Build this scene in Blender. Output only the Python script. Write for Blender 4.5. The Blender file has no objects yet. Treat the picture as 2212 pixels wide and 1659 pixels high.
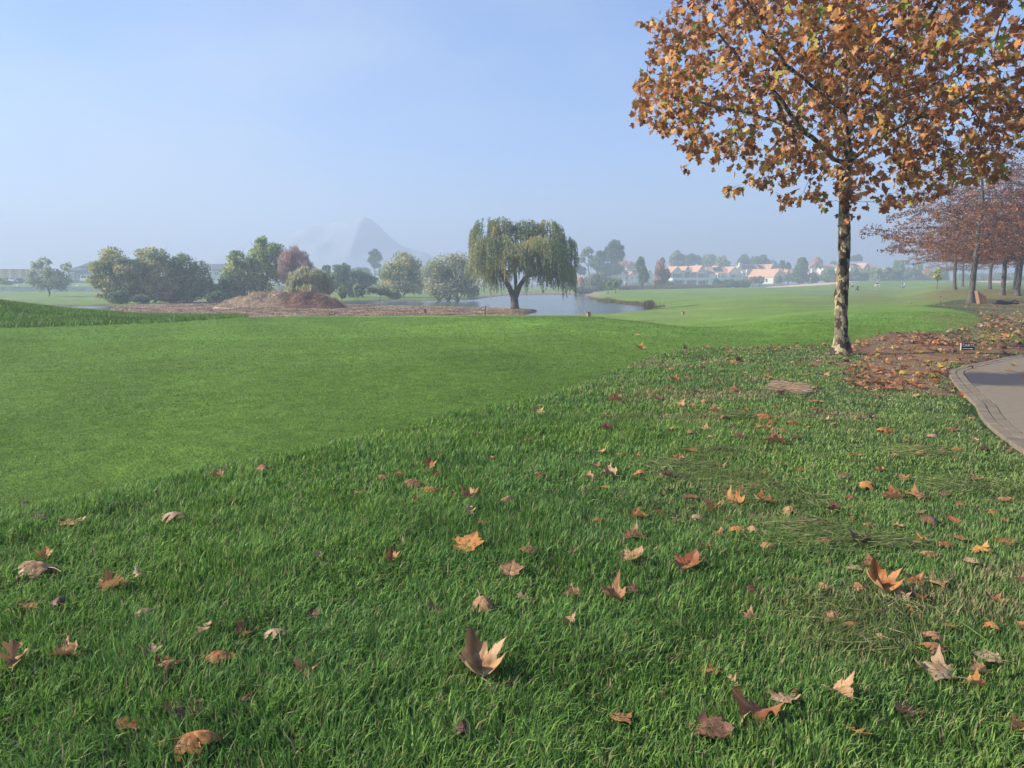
import bpy, bmesh, math, random
import numpy as np
from mathutils import Vector, Matrix, noise as mnoise

random.seed(7)
RNG = np.random.default_rng(11)
S = bpy.context.scene
COL = S.collection
R = math.radians

# ------------------------------------------------------------------ camera
CAMZ = 1.6
PITCH = 7.5
cam_d = bpy.data.cameras.new('camera')
cam_d.sensor_width = 36.0
cam_d.lens = 36.0 * 1663.0 / 2212.0
cam_d.clip_start = 0.05
cam_d.clip_end = 8000
cam = bpy.data.objects.new('camera', cam_d)
COL.objects.link(cam)
cam.location = (0, 0, CAMZ)
cam.rotation_euler = (R(90 - PITCH), 0, 0)
S.camera = cam

# ------------------------------------------------------------------ world, sun, exposure
SUN_AZ = -92.0      # degrees from +Y, negative is to the left
SUN_EL = 29.0
world = bpy.data.worlds.new('World')
S.world = world
world.use_nodes = True
nt = world.node_tree
nt.nodes.clear()
wo = nt.nodes.new('ShaderNodeOutputWorld')
bg = nt.nodes.new('ShaderNodeBackground')
sky = nt.nodes.new('ShaderNodeTexSky')
sky.sky_type = 'NISHITA'
sky.sun_disc = False
sky.sun_elevation = R(SUN_EL)
sky.sun_rotation = R(SUN_AZ)
sky.air_density = 1.0
sky.dust_density = 0.2
sky.ozone_density = 3.5
bg.inputs['Strength'].default_value = 0.080
tint = nt.nodes.new('ShaderNodeMix'); tint.data_type = 'RGBA'; tint.blend_type = 'MULTIPLY'; tint.inputs[0].default_value = 1.0; tint.inputs[7].default_value = (.60, .83, 1.18, 1)
nt.links.new(sky.outputs[0], tint.inputs[6]); 
# thin uneven fog wisps high in the sky, thicker towards the sun side
wtc = nt.nodes.new('ShaderNodeTexCoord'); wmp = nt.nodes.new('ShaderNodeMapping'); wmp.inputs['Scale'].default_value = (1.5, 1.5, 3.4); wmp.inputs['Rotation'].default_value = (0, R(14), 0)
nt.links.new(wtc.outputs['Generated'], wmp.inputs['Vector'])
wnz = nt.nodes.new('ShaderNodeTexNoise'); wnz.inputs['Scale'].default_value = 1.5; wnz.inputs['Detail'].default_value = 4; wnz.inputs['Roughness'].default_value = .48; nt.links.new(wmp.outputs[0], wnz.inputs['Vector'])
wdot = nt.nodes.new('ShaderNodeVectorMath'); wdot.operation = 'DOT_PRODUCT'; wdot.inputs[1].default_value = (-.9, .0, -.45); nt.links.new(wtc.outputs['Generated'], wdot.inputs[0])
wadd = nt.nodes.new('ShaderNodeMath'); wadd.operation = 'MULTIPLY_ADD'; wadd.inputs[1].default_value = .34; nt.links.new(wdot.outputs['Value'], wadd.inputs[0]); nt.links.new(wnz.outputs['Fac'], wadd.inputs[2])
wmr = nt.nodes.new('ShaderNodeMapRange'); wmr.interpolation_type = 'SMOOTHSTEP'; wmr.inputs['From Min'].default_value = .40; wmr.inputs['From Max'].default_value = .80; wmr.inputs['To Max'].default_value = .62; nt.links.new(wadd.outputs[0], wmr.inputs['Value'])
wmx = nt.nodes.new('ShaderNodeMix'); wmx.data_type = 'RGBA'; wmx.inputs[7].default_value = (3.3, 4.0, 4.8, 1); nt.links.new(tint.outputs[2], wmx.inputs[6]); nt.links.new(wmr.outputs[0], wmx.inputs[0])
nt.links.new(wmx.outputs[2], bg.inputs['Color'])
nt.links.new(bg.outputs[0], wo.inputs['Surface'])

sun_d = bpy.data.lights.new('sun', 'SUN')
sun_d.energy = 5.0
sun_d.angle = R(0.6)
sun_d.color = (1.0, 0.93, 0.82)
sun = bpy.data.objects.new('sun', sun_d)
COL.objects.link(sun)
sdir = Vector((math.sin(R(SUN_AZ)) * math.cos(R(SUN_EL)), math.cos(R(SUN_AZ)) * math.cos(R(SUN_EL)), math.sin(R(SUN_EL))))
sun.rotation_euler = sdir.to_track_quat('Z', 'Y').to_euler()
sun.location = sdir * 60

S.view_settings.view_transform = 'Standard'
S.view_settings.look = 'None'
S.view_settings.exposure = 1.24
S.view_settings.gamma = 1.0
S.cycles.use_denoising = True
S.cycles.volume_bounces = 1
S.cycles.max_bounces = 6
S.cycles.diffuse_bounces = 3
S.cycles.transmission_bounces = 4
S.cycles.sample_clamp_indirect = 6

HAZE_DENSITY = 0.0018
HAZE_TOP = 124.0

# ------------------------------------------------------------------ pixel <-> world (pixels of a 2212 x 1659 copy of the photo)
F = 1663.0
CX, CY = 1106.0, 829.5
cp, sp = math.cos(R(PITCH)), math.sin(R(PITCH))
def ray(u, v):
    a = (u - CX) / F; b = (CY - v) / F
    return np.array([a, cp + b * sp, -sp + b * cp])
def PZ(u, v, z=0.0):
    d = ray(u, v); t = (z - CAMZ) / d[2]
    return np.array([d[0] * t, d[1] * t, z])
def PY(u, v, Y):
    d = ray(u, v); t = Y / d[1]
    return np.array([d[0] * t, Y, CAMZ + d[2] * t])

# ------------------------------------------------------------------ object helpers
def tag(o, label=None, cat=None, group=None, kind=None):
    if label: o['label'] = label
    if cat: o['category'] = cat
    if group: o['group'] = group
    if kind: o['kind'] = kind
    return o
def empty(name, loc=(0, 0, 0), rz=0.0, label=None, cat=None, group=None):
    o = bpy.data.objects.new(name, None)
    o.empty_display_size = 0.3
    COL.objects.link(o)
    o.location = loc
    o.rotation_euler = (0, 0, rz)
    return tag(o, label, cat, group)
def link(name, me, mat=None, parent=None):
    o = bpy.data.objects.new(name, me)
    COL.objects.link(o)
    if mat is not None:
        me.materials.append(mat)
    if parent is not None:
        o.parent = parent
    return o
def kids(o):
    return [c for c in bpy.data.objects if c.parent == o]
def copy_tree(o, parent=None):
    c = o.copy(); COL.objects.link(c)
    if parent is not None: c.parent = parent
    for ch in kids(o): copy_tree(ch, c)
    return c

def np_mesh(name, V, faces, col=None, smooth=False, colname='Col'):
    """V (n,3); faces (m,k) int array, or a list of such arrays"""
    if not isinstance(faces, list): faces = [faces]
    faces = [np.asarray(f, dtype=np.int32) for f in faces if len(f)]
    me = bpy.data.meshes.new(name)
    V = np.asarray(V, dtype=np.float32)
    me.vertices.add(len(V)); me.vertices.foreach_set('co', V.ravel())
    nl = sum(f.size for f in faces); npoly = sum(len(f) for f in faces)
    me.loops.add(nl); me.polygons.add(npoly)
    vi = np.concatenate([f.ravel() for f in faces])
    tot = np.concatenate([np.full(len(f), f.shape[1], np.int32) for f in faces])
    st = np.concatenate([[0], np.cumsum(tot)[:-1]]).astype(np.int32)
    me.loops.foreach_set('vertex_index', vi)
    me.polygons.foreach_set('loop_start', st)
    if smooth:
        me.polygons.foreach_set('use_smooth', np.ones(npoly, bool))
    me.update(calc_edges=True)
    if col is not None:
        a = me.attributes.new(colname, 'FLOAT_COLOR', 'POINT')
        c = np.ones((len(V), 4), np.float32); c[:, :3] = col
        a.data.foreach_set('color', c.ravel())
    return me

class MB:
    """collects simple solids into one mesh"""
    def __init__(s): s.v = []; s.f = []
    def add(s, vs, fs):
        n = len(s.v); s.v += [tuple(p) for p in vs]; s.f += [tuple(i + n for i in f) for f in fs]; return s
    def box(s, x0, x1, y0, y1, z0, z1):
        return s.add([(x0,y0,z0),(x1,y0,z0),(x1,y1,z0),(x0,y1,z0),(x0,y0,z1),(x1,y0,z1),(x1,y1,z1),(x0,y1,z1)],
                     [(0,3,2,1),(4,5,6,7),(0,1,5,4),(1,2,6,5),(2,3,7,6),(3,0,4,7)])
    def prism(s, pts, axis, a0, a1):
        """extrude a 2D polygon: axis 'y' -> pts are (x,z); 'x' -> (y,z); 'z' -> (x,y)"""
        n = len(pts)
        def m(p, a):
            if axis == 'y': return (p[0], a, p[1])
            if axis == 'x': return (a, p[0], p[1])
            return (p[0], p[1], a)
        vs = [m(p, a0) for p in pts] + [m(p, a1) for p in pts]
        fs = [tuple(range(n)), tuple(range(2*n-1, n-1, -1))]
        fs += [(i, i+n, (i+1) % n + n, (i+1) % n) for i in range(n)]
        return s.add(vs, fs)
    def tube(s, pts, rad, n=8, cap=True):
        pts = [Vector(p) for p in pts]
        if not hasattr(rad, '__len__'): rad = [rad] * len(pts)
        up = Vector((0.13, 0.21, 0.97)); vs = []; fs = []
        for i, p in enumerate(pts):
            d = (pts[min(i+1, len(pts)-1)] - pts[max(i-1, 0)]).normalized()
            a = d.cross(up)
            if a.length < 1e-3: a = d.cross(Vector((1, 0, 0)))
            a.normalize(); b = d.cross(a)
            for k in range(n):
                t = 2*math.pi*k/n
                vs.append(p + a*math.cos(t)*rad[i] + b*math.sin(t)*rad[i])
        for i in range(len(pts)-1):
            for k in range(n):
                k2 = (k+1) % n
                fs.append((i*n+k, i*n+k2, (i+1)*n+k2, (i+1)*n+k))
        if cap:
            fs.append(tuple(range(n-1, -1, -1))); fs.append(tuple((len(pts)-1)*n+k for k in range(n)))
        return s.add(vs, fs)
    def ball(s, c, r, nu=10, nv=7, sz=1.0):
        vs = []; fs = []
        for j in range(1, nv):
            ph = math.pi*j/nv
            for i in range(nu):
                t = 2*math.pi*i/nu
                vs.append((c[0]+r*math.sin(ph)*math.cos(t), c[1]+r*math.sin(ph)*math.sin(t), c[2]+r*sz*math.cos(ph)))
        top = len(vs); vs.append((c[0], c[1], c[2]+r*sz)); bot = len(vs); vs.append((c[0], c[1], c[2]-r*sz))
        for j in range(nv-2):
            for i in range(nu):
                fs.append((j*nu+i, (j+1)*nu+i, (j+1)*nu+(i+1) % nu, j*nu+(i+1) % nu))
        for i in range(nu):
            fs.append((top, i, (i+1) % nu)); fs.append((bot, (nv-2)*nu+(i+1) % nu, (nv-2)*nu+i))
        return s.add(vs, fs)
    def build(s, name, mat, parent=None, smooth=False, bevel=0.0):
        me = bpy.data.meshes.new(name)
        me.from_pydata(s.v, [], s.f); me.update()
        bm = bmesh.new(); bm.from_mesh(me)
        bmesh.ops.recalc_face_normals(bm, faces=bm.faces)
        if bevel > 0:
            bmesh.ops.bevel(bm, geom=list(bm.edges), offset=bevel, segments=2, profile=0.6, affect='EDGES', clamp_overlap=True)
        bm.to_mesh(me); bm.free()
        if smooth:
            me.polygons.foreach_set('use_smooth', [True]*len(me.polygons))
        return link(name, me, mat, parent)

# ------------------------------------------------------------------ numpy noise
_nr = np.random.default_rng(5)
_perm = _nr.random((64, 64, 64)).astype(np.float32)
def vnoise(x, y, z=0.0):
    """smooth value noise 0..1"""
    x, y, z = np.broadcast_arrays(np.asarray(x, float), np.asarray(y, float), np.asarray(z, float))
    xi, yi, zi = np.floor(x).astype(int), np.floor(y).astype(int), np.floor(z).astype(int)
    fx, fy, fz = x-xi, y-yi, z-zi
    fx = fx*fx*(3-2*fx); fy = fy*fy*(3-2*fy); fz = fz*fz*(3-2*fz)
    g = lambda a, b, c: _perm[(xi+a) & 63, (yi+b) & 63, (zi+c) & 63]
    c0 = (g(0,0,0)*(1-fx)+g(1,0,0)*fx)*(1-fy)+(g(0,1,0)*(1-fx)+g(1,1,0)*fx)*fy
    c1 = (g(0,0,1)*(1-fx)+g(1,0,1)*fx)*(1-fy)+(g(0,1,1)*(1-fx)+g(1,1,1)*fx)*fy
    return c0*(1-fz)+c1*fz
def fbm(x, y, z=0.0, oct=3):
    s = 0; a = 1; t = 0
    for i in range(oct):
        s = s + a*vnoise(np.asarray(x)*2**i+13.7*i, np.asarray(y)*2**i+7.1*i, np.asarray(z)*2**i); t += a; a *= .5
    return s/t
def sstep(a, b, x):
    t = np.clip((x-a)/(b-a), 0, 1); return t*t*(3-2*t)
def mix(a, b, t): return a*(1-t)+b*t
def poly_sd(px, py, poly):
    """signed distance, negative inside"""
    px = np.asarray(px, float); py = np.asarray(py, float)
    P = np.asarray(poly, float); n = len(P)
    d = np.full(px.shape, 1e18); ins = np.zeros(px.shape, bool)
    for i in range(n):
        ax, ay = P[i][:2]; bx, by = P[(i+1) % n][:2]
        ex, ey = bx-ax, by-ay
        wx, wy = px-ax, py-ay
        t = np.clip((wx*ex+wy*ey)/(ex*ex+ey*ey+1e-12), 0, 1)
        d = np.minimum(d, (wx-ex*t)**2+(wy-ey*t)**2)
        c = ((ay > py) != (by > py))
        xs = ax+(py-ay)*ex/(ey if abs(ey) > 1e-12 else 1e-12)
        ins ^= c & (px < xs)
    d = np.sqrt(d)
    return np.where(ins, -d, d)

# ------------------------------------------------------------------ node material helpers
def new_mat(name):
    m = bpy.data.materials.new(name); m.use_nodes = True
    n = m.node_tree.nodes; n.clear()
    return m, n, m.node_tree.links
def pbr(name, color, rough=0.7, noise=0.0, nscale=5.0, spec=0.3, metal=0.0, bump=0.0, bscale=30.0, transmission=0.0, alpha=None):
    m, N, L = new_mat(name)
    out = N.new('ShaderNodeOutputMaterial'); b = N.new('ShaderNodeBsdfPrincipled')
    L.new(b.outputs[0], out.inputs['Surface'])
    b.inputs['Roughness'].default_value = rough
    b.inputs['Metallic'].default_value = metal
    b.inputs['Specular IOR Level'].default_value = spec
    b.inputs['Base Color'].default_value = (*color, 1)
    tc = N.new('ShaderNodeTexCoord')
    if noise > 0:
        nz = N.new('ShaderNodeTexNoise'); nz.inputs['Scale'].default_value = nscale; nz.inputs['Detail'].default_value = 5
        L.new(tc.outputs['Object'], nz.inputs['Vector'])
        mr = N.new('ShaderNodeMapRange'); mr.inputs['From Min'].default_value = .3; mr.inputs['From Max'].default_value = .7
        mr.inputs['To Min'].default_value = 1-noise; mr.inputs['To Max'].default_value = 1+noise
        L.new(nz.outputs['Fac'], mr.inputs['Value'])
        vm = N.new('ShaderNodeVectorMath'); vm.operation = 'SCALE'; vm.inputs[0].default_value = color
        L.new(mr.outputs[0], vm.inputs['Scale']); L.new(vm.outputs[0], b.inputs['Base Color'])
    if bump > 0:
        nb = N.new('ShaderNodeTexNoise'); nb.inputs['Scale'].default_value = bscale; nb.inputs['Detail'].default_value = 4
        L.new(tc.outputs['Object'], nb.inputs['Vector'])
        bp = N.new('ShaderNodeBump'); bp.inputs['Strength'].default_value = bump; bp.inputs['Distance'].default_value = 0.02
        L.new(nb.outputs['Fac'], bp.inputs['Height']); L.new(bp.outputs[0], b.inputs['Normal'])
    return m
def leaf_mat(name, trans=0.3, rough=0.6, spec=0.25, hue_var=True):
    """reads the 'Col' point colour, adds translucency"""
    m, N, L = new_mat(name)
    out = N.new('ShaderNodeOutputMaterial'); at = N.new('ShaderNodeAttribute'); at.attribute_name = 'Col'
    b = N.new('ShaderNodeBsdfPrincipled'); b.inputs['Roughness'].default_value = rough
    b.inputs['Specular IOR Level'].default_value = spec
    t = N.new('ShaderNodeBsdfTranslucent'); mx = N.new('ShaderNodeMixShader'); mx.inputs[0].default_value = trans
    L.new(at.outputs['Color'], b.inputs['Base Color']); L.new(at.outputs['Color'], t.inputs['Color'])
    L.new(b.outputs[0], mx.inputs[1]); L.new(t.outputs[0], mx.inputs[2]); L.new(mx.outputs[0], out.inputs['Surface'])
    return m
# ================================================================== terrain
WATER_Z = -1.5
def pixpoly(lst, z): return [tuple(PZ(u, v, z)[:2]) for u, v in lst]
W1 = pixpoly([(-160,664),(40,663),(120,661),(180,661),(238,660),(250,664),(232,671),(262,684),(250,694),(-160,700)], WATER_Z)
W2 = pixpoly([(700,655),(780,651),(850,648),(930,649),(1010,648),(1040,645),(1080,639),(1125,637),(1200,636),(1262,636),(1268,641),(1275,646),(1292,650),(1330,654),
              (1367,657.5),(1395,661),(1415,667),(1408,671),(1340,680),(1250,687),(1150,692),(1118,686),(1130,679),(1162,674),(1155,671),(1060,668.5),(1000,666),(900,663.5),(820,661),(740,659)], WATER_Z)
# tee plateau: rough in front, tee, tree line to the right
PLAT = [(-90, -30), (-60, 28)] + pixpoly([(0,702),(430,688),(730,684.5),(1180,684.5),(1300,697),(1400,712),(1490,731),(1580,742),(1760,742),(1900,728),(2050,700),(2090,672),(2060,655),(2130,640)], 0) + [(140, 120), (160, -30)]
# rough/tee edge (rough lies below it in the picture)
ROUGH = [(-60, -30), (-60, 2.0)] + pixpoly([(-500,1210),(0,1112),(120,1092),(250,1064),(400,1030),(540,1000),(640,978),(760,951),(860,930),(960,902),(1060,880),(1170,862),(1270,826),(1360,792),(1410,768),(1480,753),(1560,752),(1640,749),(1800,744),(1900,731),(2010,726),(2080,716),(2118,700),(2100,684),(2040,669),(1980,662),(2020,655),(2060,650)], 0) + [(140, 110), (160, -30)]
TEE2 = pixpoly([(1640,690),(1700,676),(1800,667),(1900,663),(1980,663),(2050,672),(2092,686),(2105,700),(2072,714),(2000,724),(1900,728),(1760,728),(1660,714)], 0)
DIRT = pixpoly([(1825,765),(1840,738),(1900,728),(1990,727),(2060,730),(2110,745),(2230,742),(2330,760),(2212,770),(2120,784),(2060,800),(2052,822),(2080,862),(2010,858),(1960,850),(1900,846),(1850,836),(1840,812),(1868,796),(1840,785)], 0)
BRUSHLAND = pixpoly([(236,672),(255,664),(300,658),(420,652),(520,650),(640,650),(760,655),(830,662),(960,665),(1080,669),(1158,672),(1164,674),(1130,682),(1110,700),(700,702),(262,700)], -1.35)
PATH_EDGE = pixpoly([(2230,760.5),(2150,777),(2080,792),(2052,800),(2047,806),(2058,824),(2076,846),(2096,865),(2105,873),(2113,892),(2122,906),(2146,929),(2183,957),(2212,977),(2290,1035),(2460,1140),(2700,1330)], 0)+[(3.05, 1.2), (2.6, -2.0)]
PATH = PATH_EDGE + [(40, -2), (40, 16.5)]
SAND = [pixpoly([(1655,627),(1655,622.5),(1700,621),(1760,620.5),(1822,622),(1850,622.5),(1850,624.5),(1790,626)], -0.35),
        pixpoly([(2110,615),(2150,612.5),(2195,611.8),(2212,612.5),(2170,616)], 0.9)]

def mid_level(x, y):
    t = x/np.maximum(y, 1.0)
    right = sstep(0.02, 0.22, t)
    return mix(mix(-1.22, -.85, sstep(.02, .10, t)), -.22, sstep(.17, .36, t))
def H0(x, y):
    x = np.asarray(x, float); y = np.asarray(y, float)
    t = np.where(y > 1, x/np.maximum(y, 1.0), np.sign(x)*2)
    d = poly_sd(x, y, PLAT)
    right = sstep(0.02, 0.22, t)
    mid = mid_level(x, y)
    D = mix(30.0, 10.0, right)
    drop = sstep(0, 1, np.maximum(d, 0)/D)
    drop = np.where(right > .5, np.sqrt(drop)*.5+drop*.5, drop)
    far = mix(-0.25, 2.35, sstep(0.30, 0.47, t))
    far = np.where(t < -0.3, 1.3, far)
    z = mid*drop
    z = z + (far-z)*sstep(125, 310, y)*sstep(-0.5, 0.5, y/60)
    z = z + 0.85*sstep(62, 92, y)*sstep(.49, .56, t)*sstep(260, 160, y)
    z = z + (1.5-z)*sstep(192, 207, y)*sstep(-.40, -.47, t)
    # slow rolls of the fairway beyond
    amp = sstep(30, 90, y)*0.22
    z = z + amp*(fbm(x/26+3, y/30)-.5)*2*sstep(0, 20, d)
    z = z + 0.55*np.exp(-(((x-52)/30)**2+((y-205)/26)**2)) + 0.7*np.exp(-(((x-100)/26)**2+((y-235)/30)**2))
    # grass mound at the far left
    z = z + 1.18*np.exp(-(((x+28.6)/7.4)**2+((y-36.5)/7.5)**2)**1.15)
    # second, rounded tee
    d2 = poly_sd(x, y, TEE2)
    z = z + 0.24*sstep(2.0, -1.6, d2)
    # long swells of the tee
    z = z + (.30*(fbm(x/9.5+2.3, y/12+.6, oct=2)-.5)+.30*np.exp(-((x-.5)/4.6)**2-((y-28)/6.5)**2))*sstep(7, 14, y)*sstep(60, 42, y)*sstep(.9, 3.5, poly_sd(x, y, ROUGH))*sstep(16, 11, x)
    # ripples of the near turf
    near = sstep(60, 20, y)
    z = z + near*0.05*(fbm(x/2.3, y/2.3+5)-.5)*sstep(0.5, 3, np.hypot(x, y))
    dr = poly_sd(x, y, ROUGH)
    z = z + near*(0.018*(fbm(x/.45, y/.45)-.5)*2+0.03)*sstep(0.25, -0.35, dr)
    return z, d, d2, dr
def H(x, y, full=False):
    z, d, d2, dr = H0(x, y)
    x = np.asarray(x, float); y = np.asarray(y, float)
    # brush island slightly lumpy
    db = poly_sd(x, y, BRUSHLAND)
    z = np.where(y > 50, mix(z, -1.28+0.22*(fbm(x/3, y/4)-.4), sstep(2, -2, db)), z)
    w = np.minimum(poly_sd(x, y, W1), poly_sd(x, y, W2))
    wob = (fbm(x/3.1, y/5.1)-.5)*2.2
    w = w+wob
    shore = np.where(w > 0, WATER_Z+0.02+np.sqrt(np.maximum(w, 0))*0.16+w*0.03, WATER_Z+np.maximum(w, -6)*0.18-.03)
    blend = sstep(9, 0, w)
    z2 = np.where(w > 0, np.minimum(z, mix(np.minimum(z, shore+4*(1-blend)), np.minimum(z, shore), blend)), shore)
    z = np.where(y > 45, z2, z)
    dp = poly_sd(x, y, PATH)
    z = np.where(dp < 0.25, mix(z, -0.035, sstep(0.25, 0.0, dp)), z)
    if full: return z, d, d2, dr, db, w, dp
    return z
def h1(x, y): return float(H(np.array([x]), np.array([y]))[0])

# polar grid round the camera, dense where the camera looks
ang = []
a = -180.0
while a < 180.0:
    ang.append(a); a += 0.22 if abs(a) < 42 else 3.0
ang = np.array(ang)
rad = [0.0]
r = 0.6
while r < 2600:
    rad.append(r); r *= 1.0125 if r < 400 else 1.05
rad = np.array(rad[1:])
A, RR = np.meshgrid(np.radians(ang), rad)
GX = np.sin(A)*RR; GY = np.cos(A)*RR
gz, gd, gd2, gdr, gdb, gw, gdp = H(GX.ravel(), GY.ravel(), True)
na, nr_ = len(ang), len(rad)
gx, gy = GX.ravel(), GY.ravel()
V = np.column_stack([gx, gy, gz])
ii, jj = np.meshgrid(np.arange(nr_-1), np.arange(na), indexing='ij')
j2 = (jj+1) % na
quads = np.stack([ii*na+jj, ii*na+j2, (ii+1)*na+j2, (ii+1)*na+jj], -1).reshape(-1, 4)[:, ::-1]
V = np.vstack([V, [[0, 0, float(gz[:na].mean())]]])
cfan = np.array([[len(V)-1, (j+1) % na, j] for j in range(na)])[:, ::-1]
# colours (albedo) by cover
def c3(*c): return np.array(c)[None, :]
def ground_color(x, y, gd2, gdr, gdb, gw, gdp):
    n1 = fbm(x/1.7, y/2.6, oct=4)[:, None]; n2 = fbm(x/9+4, y/14+2)[:, None]; n3 = fbm(x/.5, y/.5, oct=2)[:, None]
    tee = mix(c3(.112,.210,.024), c3(.160,.270,.042), np.clip(n2*1.6-.3, 0, 1))
    tee = tee*(0.80+0.40*n1)*mix(1.0, .78, sstep(26, 14, y)[:, None])*(1+.07*np.sin((x*.9+y*.35)*1.9+n1[:, 0]*3)[:, None])
    fair = mix(c3(.135,.210,.036), c3(.190,.260,.060), np.clip(n2*1.5-.2, 0, 1))*(.85+.3*n1)
    f = sstep(28, 60, y)[:, None]
    c = mix(tee, fair, f)
    # mown bands lying across the fairway
    c = c*(1+0.05*np.sin((x*0.35+y)*0.55)[:, None]*f)
    rough = mix(c3(.038,.075,.020), c3(.06,.10,.028), n1)
    dry = sstep(.50, .68, fbm(x/1.3+8, y/.9, oct=3))*sstep(0.5, 5, x)
    rough = mix(rough, c3(.16,.14,.075), (dry*.55)[:, None])
    m = sstep(0.12, -0.12, gdr+(n3[:, 0]-.5)*.25)
    c = mix(c, rough, m[:, None])
    # left mound is rough too
    mm = sstep(.16, .30, np.exp(-(((x+27)/11)**2+((y-36.5)/8.6)**2)**1.15))
    c = mix(c, mix(c3(.07,.13,.025), c3(.11,.18,.04), n1), mm[:, None])
    # thin brownish turf under the oaks and behind the round tee
    u = x/np.maximum(y, .1)
    ob = sstep(.52, .60, u+(n1[:, 0]-.5)*.16)*sstep(18, 25, y)*sstep(190, 90, y)
    ob = ob*(0.35+0.65*sstep(.4, .62, fbm(x/3.1, y/5.7+9)))
    c = mix(c, mix(c3(.17,.145,.065), c3(.21,.115,.065), n1), (ob*.72)[:, None])
    hz = sstep(.44, .58, fbm(x/9, y/5.2+1))*sstep(.30, .42, u)*sstep(55, 80, y)*sstep(190, 120, y)
    c = mix(c, c3(.17,.13,.07), (hz*.55)[:, None])
    # bare soil round the plane tree
    dd = poly_sd(x, y, DIRT)+(fbm(x/.7, y/.7, oct=3)-.5)*1.9
    soil = mix(c3(.13,.065,.038), c3(.26,.155,.095), np.clip(n1*1.5-.2, 0, 1))
    c = mix(c, soil, (sstep(.25, -.25, dd)*.95)[:, None])
    # orange soil patch right of the oaks
    sp1 = np.exp(-(((x-42)/5)**2+((y-58-(x-42)*.2)/2.0)**2))
    c = mix(c, c3(.36,.20,.11), np.clip(sp1*1.5*(n1[:, 0]+.3), 0, 1)[:, None])
    # cleared brush land
    bl = mix(c3(.15,.085,.055), c3(.34,.23,.15), np.clip(fbm(x/2.2, y/2.0, oct=4)*1.9-.45, 0, 1)[:, None])
    c = mix(c, bl, sstep(.8, -.8, gdb+(n1[:, 0]-.5)*3)[:, None])
    # muddy pond margin
    c = mix(c, c3(.13,.10,.06), (sstep(1.6, .2, gw)*sstep(50, 60, y))[:, None])
    for s in SAND:
        sd = poly_sd(x, y, s)
        c = mix(c, c3(.62,.44,.30), sstep(.6, -.6, sd)[:, None])
    # far shore strip of pale soil
    fs = np.exp(-((gw-2.2)/2.0)**2)*sstep(150, 190, y)*sstep(260, 230, y)
    c = mix(c, c3(.36,.25,.17), (fs*.8)[:, None])
    # land far beyond
    c = mix(c, c3(.06,.075,.045), sstep(330, 420, y)[:, None])
    return c
gcol = ground_color(gx, gy, gd2, gdr, gdb, gw, gdp)
gcol = np.vstack([gcol, gcol[:1]])
ground_me = np_mesh('ground', V, [quads, cfan], gcol, smooth=True)

m_ground, N, L = new_mat('ground_turf')
out = N.new('ShaderNodeOutputMaterial'); b = N.new('ShaderNodeBsdfPrincipled'); L.new(b.outputs[0], out.inputs['Surface'])
b.inputs['Roughness'].default_value = .85; b.inputs['Specular IOR Level'].default_value = .12
at = N.new('ShaderNodeAttribute'); at.attribute_name = 'Col'
tc = N.new('ShaderNodeTexCoord')
def noise_node(scale, detail=4, rough=.6, vec=None):
    n = N.new('ShaderNodeTexNoise'); n.inputs['Scale'].default_value = scale; n.inputs['Detail'].default_value = detail
    n.inputs['Roughness'].default_value = rough; L.new(vec or tc.outputs['Object'], n.inputs['Vector']); return n
mp = N.new('ShaderNodeMapping'); mp.inputs['Scale'].default_value = (1.0, 1.0, 1.0); L.new(tc.outputs['Object'], mp.inputs['Vector'])
nA = noise_node(34, 5, .7); nB = noise_node(3.1, 5, .65); nC = noise_node(0.5, 4)
def mr(src, a, b_, c, d):
    m = N.new('ShaderNodeMapRange'); m.inputs['From Min'].default_value = a; m.inputs['From Max'].default_value = b_
    m.inputs['To Min'].default_value = c; m.inputs['To Max'].default_value = d; L.new(src, m.inputs['Value']); return m
f1 = mr(nA.outputs['Fac'], .3, .7, .62, 1.38); f2 = mr(nB.outputs['Fac'], .3, .7, .72, 1.28); f3 = mr(nC.outputs['Fac'], .3, .7, .90, 1.10)
mu = N.new('ShaderNodeMath'); mu.operation = 'MULTIPLY'; L.new(f1.outputs[0], mu.inputs[0]); L.new(f2.outputs[0], mu.inputs[1])
mu2 = N.new('ShaderNodeMath'); mu2.operation = 'MULTIPLY'; L.new(mu.outputs[0], mu2.inputs[0]); L.new(f3.outputs[0], mu2.inputs[1])
vs = N.new('ShaderNodeVectorMath'); vs.operation = 'SCALE'; L.new(at.outputs['Color'], vs.inputs[0]); L.new(mu2.outputs[0], vs.inputs['Scale'])
L.new(vs.outputs[0], b.inputs['Base Color'])
bp = N.new('ShaderNodeBump'); bp.inputs['Strength'].default_value = .9; bp.inputs['Distance'].default_value = .02
L.new(nA.outputs['Fac'], bp.inputs['Height'])
bp2 = N.new('ShaderNodeBump'); bp2.inputs['Strength'].default_value = .7; bp2.inputs['Distance'].default_value = .10
L.new(nB.outputs['Fac'], bp2.inputs['Height']); L.new(bp.outputs[0], bp2.inputs['Normal'])
L.new(bp2.outputs[0], b.inputs['Normal'])
ground = link('ground', ground_me, m_ground)
tag(ground, kind='structure', label='rolling turf of a golf course with bare soil, mown tee and fairway')

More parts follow.
